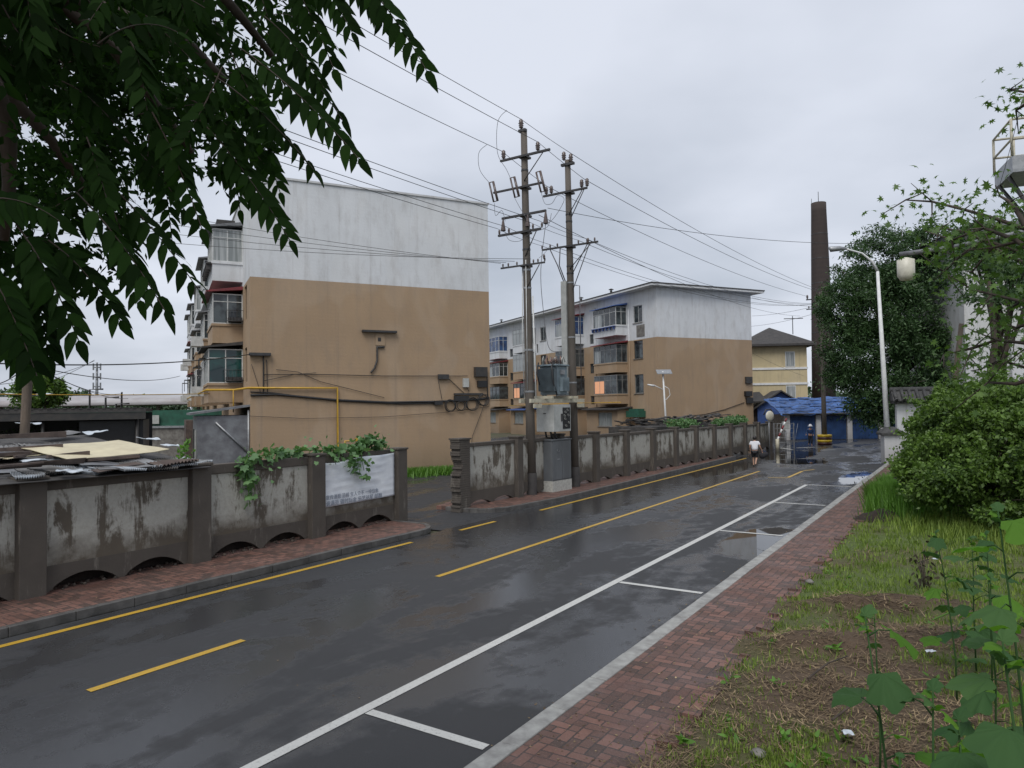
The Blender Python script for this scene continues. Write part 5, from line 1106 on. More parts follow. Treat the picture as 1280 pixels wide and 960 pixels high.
# ================================================================ VEGETATION
def clp(px, py, d, rx, rz__=None, ry=None): p = dp(px, py, d); r_ = rx * d / F; return (p.x, p.y, p.z, r_, ry or r_ * .8, (rz__ or rx) * d / F)
b = dp(1130, 560, 56); b.z = 0
tree('broadleaf_tree', b, [clp(1120, 330, 56, 62, 42), clp(1160, 380, 56, 62, 62), clp(1085, 385, 54, 52, 48), clp(1048, 385, 52, 26, 34), clp(1110, 460, 54, 70, 55), clp(1175, 470, 55, 50, 60), clp(1068, 440, 52, 34, 45), clp(1095, 490, 53, 34, 40), clp(1140, 515, 53, 56, 36), clp(1110, 400, 53, 50, 60), clp(1170, 330, 57, 45, 45), clp(1180, 525, 54, 40, 34)],
     135000, .24, 'dark_leaf', 'big dark drooping tree behind the curved street lamp', trunk=(.4, 9), limbs=11, aspect=.34)
b = dp(1255, 560, 44); b.z = 0
tree('broadleaf_tree', b, [clp(1285, 330, 44, 40, 46), clp(1225, 300, 43, 26, 22)], 9000, .24, 'dark_leaf', 'tree growing before the white building at the right edge', trunk=(.22, 8), limbs=6)
b = dp(1235, 575, 39); b.z = 0
m = MB(); tb_ = empty('leaning_tree', b, 0, 'bare brown trunk leaning before the white building', 'tree'); m.tube([(0, 0, 0), (-.1, 0, 3), (.5, 0, 6), (.3, 0, 9)], [.22, .18, .14, .09], 10); m.tube([(.1, 0, 4.2), (1.6, 0, 6.8), (2.2, 0, 8.6)], [.12, .09, .05], 8); m.tube([(-1.2, 0, 0), (-1.5, 0, 3.5), (-1.0, 0, 7)], [.18, .15, .1], 8); m.build('trunk', 'bark', tb_)
P = clump_points([(b.x + .5, b.y, 9.5, 2.5, 2, 1.6)], 3500); fastmesh('crown', leaf_verts(P, .2) - np.array(b), 4, 'dark_leaf', tb_)
# shrub: dense mound of small leaves
sb_ = gp(1190, 632, .1)
def shr(px, py, d, rx, rz__): p = dp(px, py, d); return (p.x, p.y, p.z, rx * d / F, rx * d / F, rz__ * d / F)
cl = [shr(1175, 580, 25, 38, 45), shr(1200, 552, 25, 46, 50), shr(1235, 540, 24, 50, 50), shr(1275, 545, 23, 45, 55), shr(1200, 595, 23, 60, 40), shr(1260, 600, 22, 60, 42), shr(1320, 570, 22, 50, 60), shr(1158, 602, 26, 24, 24), shr(1235, 508, 25, 30, 22), shr(1200, 510, 25, 26, 20), shr(1180, 530, 25, 24, 20)]
root = empty('dense_shrub', sb_, 0, 'big dense rounded shrub with lighter tips at the right edge of the verge', 'shrub')
for k in range(70):
    a = random.uniform(0, 6.28); c = random.choice(cl[:11]); e = random.uniform(-.2, 1.2); cl.append((c[0] + c[3] * math.cos(a) * math.cos(e) * .95, c[1] + c[4] * math.sin(a) * math.cos(e) * .95, c[2] + c[5] * math.sin(e) * .97, random.uniform(.2, .5), random.uniform(.2, .5), random.uniform(.18, .5)))
P = clump_points(cl, 112000, .45); SP = []
for k in range(150):
    c = random.choice(cl[:11]); a = random.uniform(0, 6.28); e = random.uniform(.0, 1.4); s0 = np.array([c[0] + c[3] * math.cos(a) * math.cos(e) * .85, c[1] + c[4] * math.sin(a) * math.cos(e) * .85, c[2] + c[5] * math.sin(e) * .85])
    dr_ = np.array([math.cos(a) * math.cos(e), math.sin(a) * math.cos(e), math.sin(e) + .2]); l = random.uniform(.35, .95); n_ = int(60 * l); t = rng.uniform(0, 1, n_)[:, None]
    SP.append(s0 + dr_ * t * l - np.array([0, 0, .35]) * (t ** 2) * l + rng.normal(scale=.05, size=(n_, 3)))
P = np.concatenate([P] + SP); P = P[P[:, 2] > .05]; fastmesh('foliage', leaf_verts(P, .115, aspect=.55) - np.array(sb_), 4, 'shrub_leaf', root)
m = MB()
for c in cl: 
    for k in range(3): m.tube([(random.uniform(-.6, .6), random.uniform(-.3, .3), 0), (c[0] - sb_.x + random.uniform(-.4, .4), c[1] - sb_.y + random.uniform(-.4, .4), c[2] * random.uniform(.5, 1.0))], [.04, .012], 5)
m.build('stem', 'bark', root)
# nearer maple-like tree entering from the right edge
def star_leaf():
    pts = []
    for k, (a, r_) in enumerate(((-90, .08), (-62, .62), (-35, .36), (-8, .88), (22, .42), (52, .96), (72, .45), (90, 1.08), (108, .45), (128, .96), (158, .42), (188, .88), (215, .36), (242, .62))): pts.append((r_ * math.cos(R(a)), r_ * math.sin(R(a)) + .35, 0))
    return np.array(pts)
def place_leaves(tmpl, P, size, droop=.5, facing=.6):
    n = len(P); k = len(tmpl); out = np.zeros((n, k, 3))
    y = randdirs(n); y[:, 2] = -abs(y[:, 2]) * droop - .2 * droop; y /= np.linalg.norm(y, axis=1, keepdims=True)
    z = randdirs(n) * (1 - facing); z[:, 2] += facing; x = np.cross(y, z); x /= np.linalg.norm(x, axis=1, keepdims=True); z = np.cross(x, y)
    s = (size * rng.uniform(.55, 1.25, n))[:, None, None]
    t = tmpl[None].repeat(n, 0); curl = -(t[:, :, 0:1] ** 2) * .35
    out = P[:, None, :] + s * (t[:, :, 0:1] * x[:, None] + t[:, :, 1:2] * y[:, None] + curl * z[:, None]); return out
def branch_leaves(segs, per_m, spread, rngd=None):
    P = []
    for a, b_ in segs:
        a, b_ = np.array(a), np.array(b_); n = max(2, int(np.linalg.norm(b_ - a) * per_m)); t = rng.uniform(0, 1, n)[:, None]; P.append(a + (b_ - a) * t + rng.normal(scale=spread, size=(n, 3)))
    return np.concatenate(P)
mb0 = dp(1400, 640, 9.5); mb0.z = .3
mr = empty('maple_tree', mb0, 0, 'lobed leaved tree reaching in from the right edge above the shrub', 'tree')
D = 9.5
limbs = [[(1400, 300), (1320, 300), (1250, 275), (1205, 262), (1165, 252), (1132, 250)], [(1400, 380), (1330, 350), (1260, 320), (1210, 290), (1175, 285)], [(1400, 420), (1340, 400), (1290, 380), (1240, 368), (1215, 362)], [(1420, 480), (1350, 450), (1290, 430), (1245, 425), (1215, 436), (1180, 443)],
         [(1420, 500), (1340, 490), (1290, 462), (1250, 450), (1225, 462)], [(1400, 260), (1330, 280), (1280, 300), (1240, 310), (1215, 340)], [(1400, 150), (1340, 130), (1300, 118), (1262, 112)], [(1300, 118), (1285, 128), (1270, 138)], [(1290, 300), (1275, 270), (1262, 252), (1250, 245)], [(1330, 300), (1290, 320), (1230, 300), (1200, 320), (1180, 340)], [(1400, 420), (1300, 400), (1270, 410), (1240, 400)], [(1310, 330), (1270, 300), (1230, 285), (1190, 300)],
         [(1300, 470), (1270, 480), (1235, 478)], [(1340, 360), (1290, 370), (1262, 385)]]
m = MB(); segs = []
for li, L in enumerate(limbs):
    pts = [dp(px, py, D + .5 * math.sin(li * 2.1) + .12 * k) for k, (px, py) in enumerate(L)]
    m.tube([p - mb0 for p in pts], [.028 * (1 - k / len(pts)) + .004 for k in range(len(pts))], 6)
    for a, b_ in zip(pts[1 if li < 6 else 0:], pts[2 if li < 6 else 1:]): segs.append((a, b_))
    for k in range(2, len(pts)):
        for q in range(2):
            e = pts[k] + Vector((random.uniform(-.35, .2), random.uniform(-.3, .3), random.uniform(-.35, .25))); m.tube([pts[k] - mb0, e - mb0], [.01, .004], 4); segs.append((pts[k], e))
m.tube([(0, 0, 0), (0, 0, 2), (.1, 0, 4), (0, 0, 7.5)], [.2, .17, .13, .07], 10); m.build('trunk', 'bark', mr)
P = branch_leaves(segs, 36, .15); lv = place_leaves(star_leaf(), P, .062, .6, .45); fastmesh('crown', lv - np.array(mb0), lv.shape[1], 'maple_leaf', mr)

# overhead ailanthus: compound leaves hanging in from the top left
def leaflet():   # pointed leaflet along +y
    return np.array([(0, 0, 0), (.16, .12, .02), (.21, .33, .03), (.15, .62, .02), (.05, .88, 0), (0, 1.0, -.02), (-.05, .88, 0), (-.15, .62, .02), (-.21, .33, .03), (-.16, .12, .02)])
LT = leaflet()
tb = Vector((-4.3, -1.2, 0.1)); ai = empty('ailanthus_tree', tb, 0, 'dark overhanging tree with long feathery leaves filling the upper left corner', 'tree')
br = MB(); LV = []
def compound(base, tip, sag, npair, ll, side_hint=None):
    base, tip = Vector(base), Vector(tip); L = (tip - base).length; pts = [base.lerp(tip, i / 8) + Vector((0, 0, sag * 4 * (i / 8) * (1 - i / 8))) for i in range(9)]
    br.tube([p - tb for p in pts], [.003] * 4 + [.002] * 5, 4, False)
    view = (base.lerp(tip, .5) - Vector((0, 0, H))).normalized(); tdir = (tip - base).normalized()
    nrm = (Vector((random.gauss(0, .35), random.gauss(0, .35), 1)) * .55 - view * .75).normalized()
    for k in range(npair * 2 + 1):
        t = .16 + .84 * (k // 2) / npair + (.03 if k % 2 else 0); t = min(t, 1); i = min(int(t * 8), 7); p = pts[i].lerp(pts[i + 1], t * 8 - i); d0 = (pts[i + 1] - pts[i]).normalized()
        sd = d0.cross(nrm).normalized() * (1 if k % 2 else -1)
        if k == npair * 2: dirv = d0
        else: dirv = (sd * 1.0 + d0 * (.35 + .5 * t) + Vector((0, 0, -.55 + random.uniform(-.15, .15)))).normalized()
        l = ll * (1.0 - .35 * abs(t - .45)) * random.uniform(.82, 1.12); nn = (nrm + Vector((random.gauss(0, .3), random.gauss(0, .3), random.gauss(0, .3)))).normalized()
        x = dirv.cross(nn).normalized(); z = x.cross(dirv); A = np.array([x, dirv, z]); v = LT.copy(); v[:, 2] += -.22 * v[:, 1] ** 2
        LV.append((v * l) @ A + np.array(p) )
def cpx(a, b_, d, np_=8, ll=.11, sag=.03, d2=None):
    compound(dp(*a, d), dp(*b_, d2 or d), sag, np_, ll)
# individually seen leaves along the ragged lower edge
for a, b_, d, n_, l in (((448, -30), (533, 88), 2.9, 9, .115), ((300, 60), (448, 198), 2.9, 12, .12), ((268, 95), (392, 212), 3.0, 11, .105), ((250, 150), (362, 300), 3.0, 11, .11), ((120, 215), (248, 362), 3.1, 9, .115), ((95, 240), (206, 388), 2.9, 9, .12),
                       ((380, -40), (440, 40), 3.0, 8, .11), ((360, -30), (417, 86), 3.1, 8, .105), ((190, 140), (252, 285), 3.0, 9, .105), ((-20, 330), (46, 470), 2.8, 8, .12), ((20, 280), (98, 425), 2.9, 9, .12), ((330, 20), (405, 110), 3.2, 9, .1), ((150, 170), (235, 270), 3.3, 9, .1),
                       ((255, 200), (345, 262), 3.2, 9, .1), ((60, 300), (150, 400), 3.1, 9, .11), ((-40, 300), (20, 440), 2.9, 8, .12), ((300, 120), (350, 240), 3.3, 9, .1), ((420, -40), (480, 30), 3.2, 8, .1), ((230, 120), (330, 205), 3.1, 10, .1), ((350, 60), (428, 150), 3.3, 9, .1), ((-30, 380), (40, 462), 3.0, 7, .12),
                       ((200, 190), (215, 300), 3.4, 8, .1), ((280, 130), (300, 262), 3.5, 8, .1), ((140, 260), (175, 375), 3.2, 8, .11), ((40, 340), (60, 445), 3.0, 8, .12)):
    cpx(a, b_, d, n_, l)
edge = [(470, -20), (420, 30), (390, 90), (360, 130), (330, 200), (270, 230), (210, 270), (150, 310), (90, 360), (40, 400), (-20, 430)]
def ymax(px): xs = [e[0] for e in edge][::-1]; ys = [e[1] for e in edge][::-1]; return float(np.interp(px, xs, ys))
cnt = 0
while cnt < 440:
    px = random.uniform(-160, 470); py = random.uniform(-160, 420)
    lim = ymax(max(px, -20)) - 55
    if py > lim: continue
    if py > lim - 190 and random.random() < .62: continue
    d = random.uniform(2.8, 6.0); a = R(random.gauss(55, 42)); Lp = random.uniform(70, 130) * 3 / d
    cpx((px - Lp * .5 * math.cos(a), py - Lp * .5 * math.sin(a)), (px + Lp * .5 * math.cos(a), py + Lp * .5 * math.sin(a)), d, random.randint(5, 8), random.uniform(.075, .115), random.uniform(-.02, .06)); cnt += 1
# crown above and behind the frame, so the tree is whole
for i in range(420):
    p = tb + Vector((random.gauss(.8, 1.7), random.gauss(1.6, 1.8), random.uniform(5.6, 8.6))); a = random.uniform(0, 6.28); e = p + Vector((math.cos(a) * .5, math.sin(a) * .5, -.25)); compound(p, e, .03, 7, .11)
for L in ([(-200, -260), (-60, -100), (60, -10), (140, 60), (210, 150), (240, 190)], [(-150, -300), (80, -160), (230, -60), (300, 20), (340, 70)], [(-250, -150), (-120, -20), (-20, 90), (60, 170), (110, 240)], [(-80, -300), (160, -200), (330, -110), (400, -40)], [(-260, 20), (-150, 120), (-60, 210), (0, 290)], [(60, -10), (150, 20), (240, 60), (280, 100)], [(-20, 90), (10, 150), (12, 230), (5, 300)]):
    br.tube([dp(px, py, 3.2 + .1 * k) - tb for k, (px, py) in enumerate(L)], [.035 * (1 - k / (len(L) + .5)) + .006 for k in range(len(L))], 7)
for q in (dp(-200, -260, 3.2), dp(-150, -300, 3.2), dp(-250, -150, 3.2), dp(-80, -300, 3.2), dp(-260, 20, 3.2)):
    br.tube([Vector((0, 0, 3.6)), (q - tb) * .6 + Vector((0, 0, 1.6)), q - tb], [.09, .06, .036], 8)
br.tube([(0, 0, 0), (.05, 0, 1.8), (0, .05, 3.6), (.1, .1, 6), (.2, .4, 7.6)], [.2, .17, .14, .09, .04], 12); br.build('trunk', 'bark', ai)
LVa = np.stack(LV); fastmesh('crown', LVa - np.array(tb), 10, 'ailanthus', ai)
# seed clusters (dark, dense)
P = clump_points([(*dp(px, py, 3.1), .16, .16, .2) for px, py in ((215, 120), (295, 160), (105, 40), (160, 65), (60, 190), (300, 185))] + [(*dp(20, 160, 4.2), .9, .5, .7), (*dp(-30, 60, 4.4), 1.0, .6, 1), (*dp(130, 40, 4.4), 1.0, .6, .6), (*dp(200, 100, 4.4), .6, .4, .4), (*dp(40, 280, 4.0), .5, .4, .35)], 13000)
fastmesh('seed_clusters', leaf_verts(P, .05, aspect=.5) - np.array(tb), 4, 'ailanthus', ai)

# vines on the left wall and on the long wall
def ivy_leaf():
    return np.array([(0, 0, 0), (.3, -.12, 0), (.55, .1, -.02), (.42, .32, 0), (.5, .62, -.04), (.2, .62, 0), (0, 1.0, -.06), (-.2, .62, 0), (-.5, .62, -.04), (-.42, .32, 0), (-.55, .1, -.02), (-.3, -.12, 0)])
IV = ivy_leaf()
def wallpt(x, y, z): return o0 + Vector((math.cos(math.pi / 2 - TH) * x - math.sin(math.pi / 2 - TH) * y, math.sin(math.pi / 2 - TH) * x + math.cos(math.pi / 2 - TH) * y, z))
vn = empty('squash_vine', wallpt(posts[2], .4, 0), 0, 'broad leaved green vine spilling over the left wall above the banner', 'vine')
segs = []; m = MB(); vb = vn.location
run = [(posts[1] + 1.1, .05, 2.0), (posts[1] + 1.3, .1, 2.36), (posts[1] + 2.2, .2, 2.4), (posts[2] - .2, .2, 2.42), (posts[2] + .7, .2, 2.36), (posts[2] + 1.6, .2, 2.4), (posts[2] + 2.3, .15, 2.55), (posts[2] + 2.75, .15, 2.4)]
rp = [wallpt(*q) for q in run]; m.tube([p - vb for p in rp], .012, 5)
for a, b_ in zip(rp, rp[1:]): segs += [(a, b_)] * 2
for (x, z0, z1) in ((posts[1] + 1.15, 2.3, 1.2), (posts[1] + 1.3, 2.2, 1.5), (posts[2] + 1.15, 2.3, 1.85), (posts[2] + 1.4, 2.35, 1.65), (posts[2] + 1.55, 2.4, 1.75), (posts[2] + .5, 2.3, 2.0)):
    a, b_ = wallpt(x, .0, z0), wallpt(x + .1, -.05, z1); m.tube([a - vb, b_ - vb], .008, 4); segs.append((a, b_))
segs += [(wallpt(posts[2] + 1.6, .2, 2.5), wallpt(posts[2] + 2.5, .2, 2.62))] * 3
P = branch_leaves(segs, 24, .085); P2_ = branch_leaves(segs, 10, .16); lv = np.concatenate([place_leaves(IV, P, .19, .7, .5), place_leaves(IV, P2_, .11, .7, .4)]); m.build('stem', 'weed', vn); fastmesh('foliage', lv - np.array(vb), 12, 'vine', vn)
vz_ = wallpt(posts[1] - .1, .45, 2.3); w_ = empty('small_weed', vz_, 0, 'small tufted weed sprouting behind the left wall post', 'weed'); P = branch_leaves([((0, 0, 0), (0, 0, .4))] * 3, 60, .07); lv = place_leaves(LT, P, .14, -.8, .3); fastmesh('foliage', lv, 10, 'weed', w_)
for (px, py, rx, rz__, lab) in ((852, 529, 20, 6, 'green creeper bushing over the long wall by the solar lamp'), (920, 525, 12, 6, 'green creeper on the far end of the long wall'), (900, 528, 7, 4, 'small patch of creeper near the far end of the long wall')):
    d = {852: 50, 920: 54, 900: 53}[px]; c = clp(px, py, d, rx, rz__, 1.0); r0_ = empty('creeper', c[:3], 0, lab, 'creeper'); P = clump_points([c], 1300, .3); fastmesh('foliage', leaf_verts(P, .16, aspect=.7) - np.array(c[:3]), 4, 'vine', r0_)
# scrap heap and low shed roofs behind the long wall
hp = dp(850, 535, 56); m = MB()
for i in range(110):
    x, y = random.uniform(-7, 8), random.uniform(-1.5, 2); z = random.uniform(1.9, 2.5) ; l = random.uniform(.5, 2); a = random.uniform(-.6, .6); t = random.uniform(-.2, .2)
    m.hexa([(x, y, z), (x + l, y + a, z + t), (x + l, y + a + .25, z + t), (x, y + .25, z)], [(x, y, z + .06), (x + l, y + a, z + t + .06), (x + l, y + a + .25, z + t + .06), (x, y + .25, z + .06)])
m.box(-7, 9, -1.4, 2, 0, 1.95); o = m.build('lumber_heap', 'felt'); o.location = (hp.x, hp.y, 0); o.rotation_euler = (0, 0, R(50)); tag(o, 'dark heap of planks and felt behind the long wall', kind='stuff')

# background trees at far left and between buildings
def ftree(px, py, w_, hpx, d, lab, n=5000, leaf=.35, m_='far_leaf'):
    b = dp(px, 508, d); b.z = 0; zt = dp(px, py, d).z; r_ = w_ * d / F; tree('distant_tree', b, [(b.x, b.y, zt - r_ * .75, r_, r_, r_ * .8), (b.x + r_ * .5, b.y, zt - r_ * 1.2, r_ * .8, r_, r_ * .7), (b.x - r_ * .5, b.y, zt - r_ * 1.3, r_ * .8, r_, r_ * .7)], n, leaf, m_, lab, trunk=(.02 * zt + .1, zt * .6), limbs=5, group='trees on the far left skyline')
ftree(50, 462, 20, 40, 45, 'leafy young tree beside the wooden pole', 7000, .22, 'shrub_leaf')
for i, (px, py, w_, d) in enumerate(((98, 489, 12, 150), (112, 494, 7, 160), (78, 497, 8, 160), (168, 496, 7, 170), (185, 498, 7, 170), (205, 496, 9, 170), (216, 497, 7, 175), (10, 489, 14, 150), (-20, 488, 16, 150), (-60, 485, 18, 140))):
    ftree(px, py, w_, 0, d, f"distant tree on the left skyline, {['round one right of the wooden pole', 'small one beside the telecom mast', 'low one left of the telecom mast', 'low one over the pale canopy', 'second low one over the pale canopy', 'wider one left of the near block', 'last one beside the near block', 'first at the left edge', 'beyond the left edge', 'outermost beyond the left edge'][i]}", 2600, .7)
# far wood closing the horizon
P = []
for i in range(130):
    a = R(-80 + i * 1.25); d = random.uniform(240, 300); P.append((math.sin(a) * d, math.cos(a) * d, 3.2, 9, 9, 4.2 + random.uniform(-1, 1)))
Q = clump_points(P, 60000); Q = Q[Q[:, 2] > -1]; o = fastmesh('distant_wood', leaf_verts(Q, 1.3, aspect=.7), 4, 'far_leaf'); o['kind'] = 'stuff'; o['label'] = 'low far-off belt of trees along the horizon'

# ---- tall mallow plants in the right foreground
def mallow_leaf():
    pts = []; lob = 5
    for k in range(31):
        a = -100 + 380 * 0; t = k / 30; a = R(-75 + 330 * t); r_ = .5 + .065 * math.cos(lob * (a - math.pi / 2)) + .02 * math.cos(23 * a) ; pts.append((r_ * math.cos(a), r_ * math.sin(a) + .42))
    return pts
ML = mallow_leaf()
def big_leaf(mb, base, dirv, size, cup=.25):
    dirv = Vector(dirv).normalized(); up = Vector((random.gauss(0, .2), random.gauss(0, .2), 1)); x = dirv.cross(up).normalized(); z = x.cross(dirv).normalized()
    vs = [Vector(base)]; ring = []; base = Vector(base)
    rings = 4
    for j in range(1, rings + 1):
        f_ = j / rings
        for k, (a, b_) in enumerate(ML):
            aa, bb_ = a * f_, .0 + b_ * f_; rr = math.hypot(aa, bb_ - .4 * f_); ang = math.atan2(bb_, aa); ww = -cup * (aa * aa) * 1.3 - .35 * cup * bb_ * bb_ + .035 * math.cos(10 * ang) * f_ + .02 * math.sin(17 * ang + size * 50) * f_
            vs.append(base + (x * aa + dirv * bb_ + z * ww) * size)
    n = len(ML); fs = [(0, 1 + k, 2 + k) for k in range(n - 1)]
    for j in range(rings - 1):
        for k in range(n - 1): a = 1 + j * n + k; fs.append((a, a + n, a + n + 1, a + 1))
    mb.add(vs, fs, True)
def mallow(px, py, d, top_z, label, leaves=9, ls=.2, flower=None, lean=(0, 0), spec=None):
    g0 = dp(px, py, d); u_, v_ = w2uv(g0); gz = lawn_z(u_, v_); base = Vector((g0.x, g0.y, gz)); r0_ = empty('mallow_plant', base, 0, label, 'plant', 'tall mallow plants on the verge'); h = top_z - gz
    st_ = MB(); pts = [Vector((lean[0] * t * t, lean[1] * t * t, h * t)) + Vector((random.uniform(-.012, .012), random.uniform(-.012, .012), 0)) for t in (0, .25, .5, .75, 1)]; st_.tube(pts, [.011, .009, .008, .006, .004], 7)
    lf = MB(); lf.cur = 0; nl = leaves; view = Vector((-g0.x, -g0.y, 0)).normalized()
    for k in range(nl):
        t = .14 + .86 * (k + .5) / nl; i = min(int(t * 4), 3); p = pts[i].lerp(pts[i + 1], t * 4 - i); a = k * 2.4 + random.uniform(-.4, .4); pl_ = random.uniform(.12, .24) * (1.15 - .5 * t)
        e = p + Vector((math.cos(a) * pl_, math.sin(a) * pl_, pl_ * random.uniform(.1, .6))); st_.tube([p, p.lerp(e, .5) + Vector((0, 0, .02)), e], [.005, .004, .003], 5)
        lf.cur = 1 if random.random() < .25 else 0
        big_leaf(lf, e, (math.cos(a), math.sin(a), random.uniform(-.8, .15)), ls * (1.15 - .45 * t) * random.uniform(.8, 1.15), random.uniform(.15, .5))
    for k in range(4): a = k * 1.6 + random.random(); lf.cur = k % 2; big_leaf(lf, pts[-1] + Vector((0, 0, -.03 * k)), (math.cos(a), math.sin(a), random.uniform(.2, 1.4)), ls * random.uniform(.15, .32), .5)
    st_.build('stem', 'mallow', r0_); lf.build('leaves', ['mallow', 'mallow_light'], r0_)
    if flower:
        mt, z_, off = flower; fl = MB(); c = Vector((lean[0] * (z_ / h) ** 2 + off[0], lean[1] * (z_ / h) ** 2 + off[1], z_))
        for k in range(6): a = k * math.pi / 3; s = .055; q = Vector((math.cos(a), math.sin(a), .6)) * s; w__ = Vector((-math.sin(a), math.cos(a), 0)) * s * .6; fl.add([c, c + q * .6 + w__, c + q * 1.1, c + q * .6 - w__], [(0, 1, 2, 3)], True)
        fl.build('flower', mt, r0_)
    return r0_
def topz(px, py, d): return dp(px, py, d).z
mallow(1118, 905, 4.3, topz(1092, 770, 4.3), 'tall mallow plant with single stem nearest the straw mound', 9, .26, None, (-.12, .05))
mallow(1165, 915, 4.0, topz(1160, 862, 4.0), 'short forked mallow stem among large dusky leaves', 7, .3, ('petal_pink', 1.0, (-.14, -.2)))
mallow(1200, 960, 3.4, topz(1195, 900, 3.4), 'lowest mallow with the largest dusky leaves at the bottom edge', 8, .27)
mallow(1128, 985, 3.5, topz(1120, 945, 3.5), 'mallow cut by the bottom edge with pale underside leaves', 6, .2)
mallow(1295, 930, 3.3, topz(1280, 800, 3.3), 'fresh green mallow at the right edge below the hay', 9, .26, None, (-.1, 0))
mallow(1292, 800, 4.8, topz(1288, 640, 4.8), 'big leaved mallow leaning in from the right edge above the hay', 16, .27, None, (-.12, .05))
if 0: mallow(1262, 760, 9.0, topz(1250, 655, 9.0), 'tall dark mallow before the shrub at the right edge', 16, .3, None, (-.1, .1))
if 0: mallow(1275, 790, 7.6, topz(1270, 690, 7.6), 'mallow touching the right edge behind the other plants', 14, .32)
mallow(1192, 735, 9.5, topz(1188, 665, 9.5), 'low wilting mallow behind the dead stalk', 8, .22, None, (-.2, 0))
mallow(1235, 720, 10, topz(1240, 668, 10), 'mallow growing close against the foot of the shrub', 8, .24)
mallow(1095, 790, 7.2, topz(1098, 765, 7.2), 'low young mallow seedling on the straw mound', 5, .14)
mallow(1290, 860, 5.4, topz(1285, 770, 5.4), 'leafy mallow between the hay and the right edge', 10, .25)
mallow(1240, 775, 7.5, topz(1236, 720, 7.5), 'low spreading mallow with broad leaves beside the hay', 12, .3)
if 0: mallow(1262, 740, 9.0, topz(1260, 700, 9.0), 'low bushy mallow behind the hay at the right edge', 12, .3)
mallow(1215, 700, 10.5, topz(1212, 672, 10.5), 'small bushy mallow nearest the shrub', 12, .26)
# low broad-leaved weeds scattered in the turf
W_ = []
for i in range(150):
    u_, v_, r_ = [float(x[0]) for x in polar_uv(1, 5, 17, 5, 60)]
    if u_ < -2.6 or v_ > 40: continue
    z_ = lawn_z(u_, v_); c = uv2w(u_, v_, z_ + .02); k = random.randint(5, 12); P = np.array([c] * k) + rng.normal(scale=.035, size=(k, 3)); P[:, 2] = np.maximum(P[:, 2], z_ + .01)
    W_.append(place_leaves(LT, P, random.uniform(.06, .13), -.35, .5))
o = fastmesh('ground_weeds', np.concatenate(W_), 10, 'weed'); o['kind'] = 'stuff'; o['label'] = 'small leafy weeds dotted through the grass and straw'
# fallen leaves and grit on the pavements and along the kerbs
D_ = []
for i in range(1500):
    q = random.random()
    if q < .5: u_, v_, z_ = random.uniform(-3.85, -2.6), 6 + 24 * random.random() ** 1.5, .114
    elif q < .7: u_, v_, z_ = -4.12 - abs(random.gauss(0, .12)), random.uniform(6, 30), .004
    elif q < .9: u_, v_, z_ = random.uniform(-14.3, -13), random.uniform(3, 16), .131
    else: u_, v_, z_ = random.uniform(-12.6, -4.3), random.uniform(6, 26), .005
    s = random.uniform(.012, .04); a = random.uniform(0, 6.28); c = uv2w(u_, v_, z_); d = Vector((math.cos(a), math.sin(a), random.uniform(0, .3))) * s; e = Vector((-math.sin(a), math.cos(a), 0)) * s * .4
    D_.append([c, c + d * .5 + e, c + d, c + d * .5 - e])
o = fastmesh('fallen_leaves', np.array([[tuple(p) for p in q] for q in D_]), 4, 'straw'); o['kind'] = 'stuff'; o['label'] = 'fallen leaf scraps and grit on the pavement and along the kerb'
# dead stalk
q = gp(1155, 735, .15); ds = empty('dead_stalk', q, 0, 'dead blackened plant stalk standing in the middle of the verge', 'plant'); m = MB()
for k in range(9): a = random.uniform(0, 6.28); h = random.uniform(.35, .85); m.tube([(0, 0, 0), (math.cos(a) * .05, math.sin(a) * .05, h * .5), (math.cos(a) * .16, math.sin(a) * .16, h)], [.012, .008, .004], 4)
m.build('stem', 'dead_wood', ds); P = branch_leaves([((0, 0, .1), (.05, 0, .7))] * 2, 60, .1); fastmesh('wilted_leaves', place_leaves(LT, P, .13, 1.2, .1), 10, 'wilt', ds)
for (px, py, mt, lab) in ((1163, 745, 'petal_orange', 'small orange marigold flower beside the hay mound'), (1238, 857, 'petal_yellow', 'small yellow flower above the large mallow leaf'), (1095, 852, 'petal_yellow', 'pale yellow petal lying in the straw')):
    q = gp(px, py, .3); f0 = empty('flower', q, 0, lab, 'flower'); m = MB()
    for k in range(10): a = k * .63; s = .05; m.add([(0, 0, 0), (math.cos(a - .3) * s, math.sin(a - .3) * s, s * .35), (math.cos(a) * s * 1.3, math.sin(a) * s * 1.3, s * .3), (math.cos(a + .3) * s, math.sin(a + .3) * s, s * .35)], [(0, 1, 2, 3)])
    m.build('petals', mt, f0); m = MB(); m.tube([(0, 0, 0), (.02, .0, -.28)], .005, 4); m.build('stem', 'weed', f0)
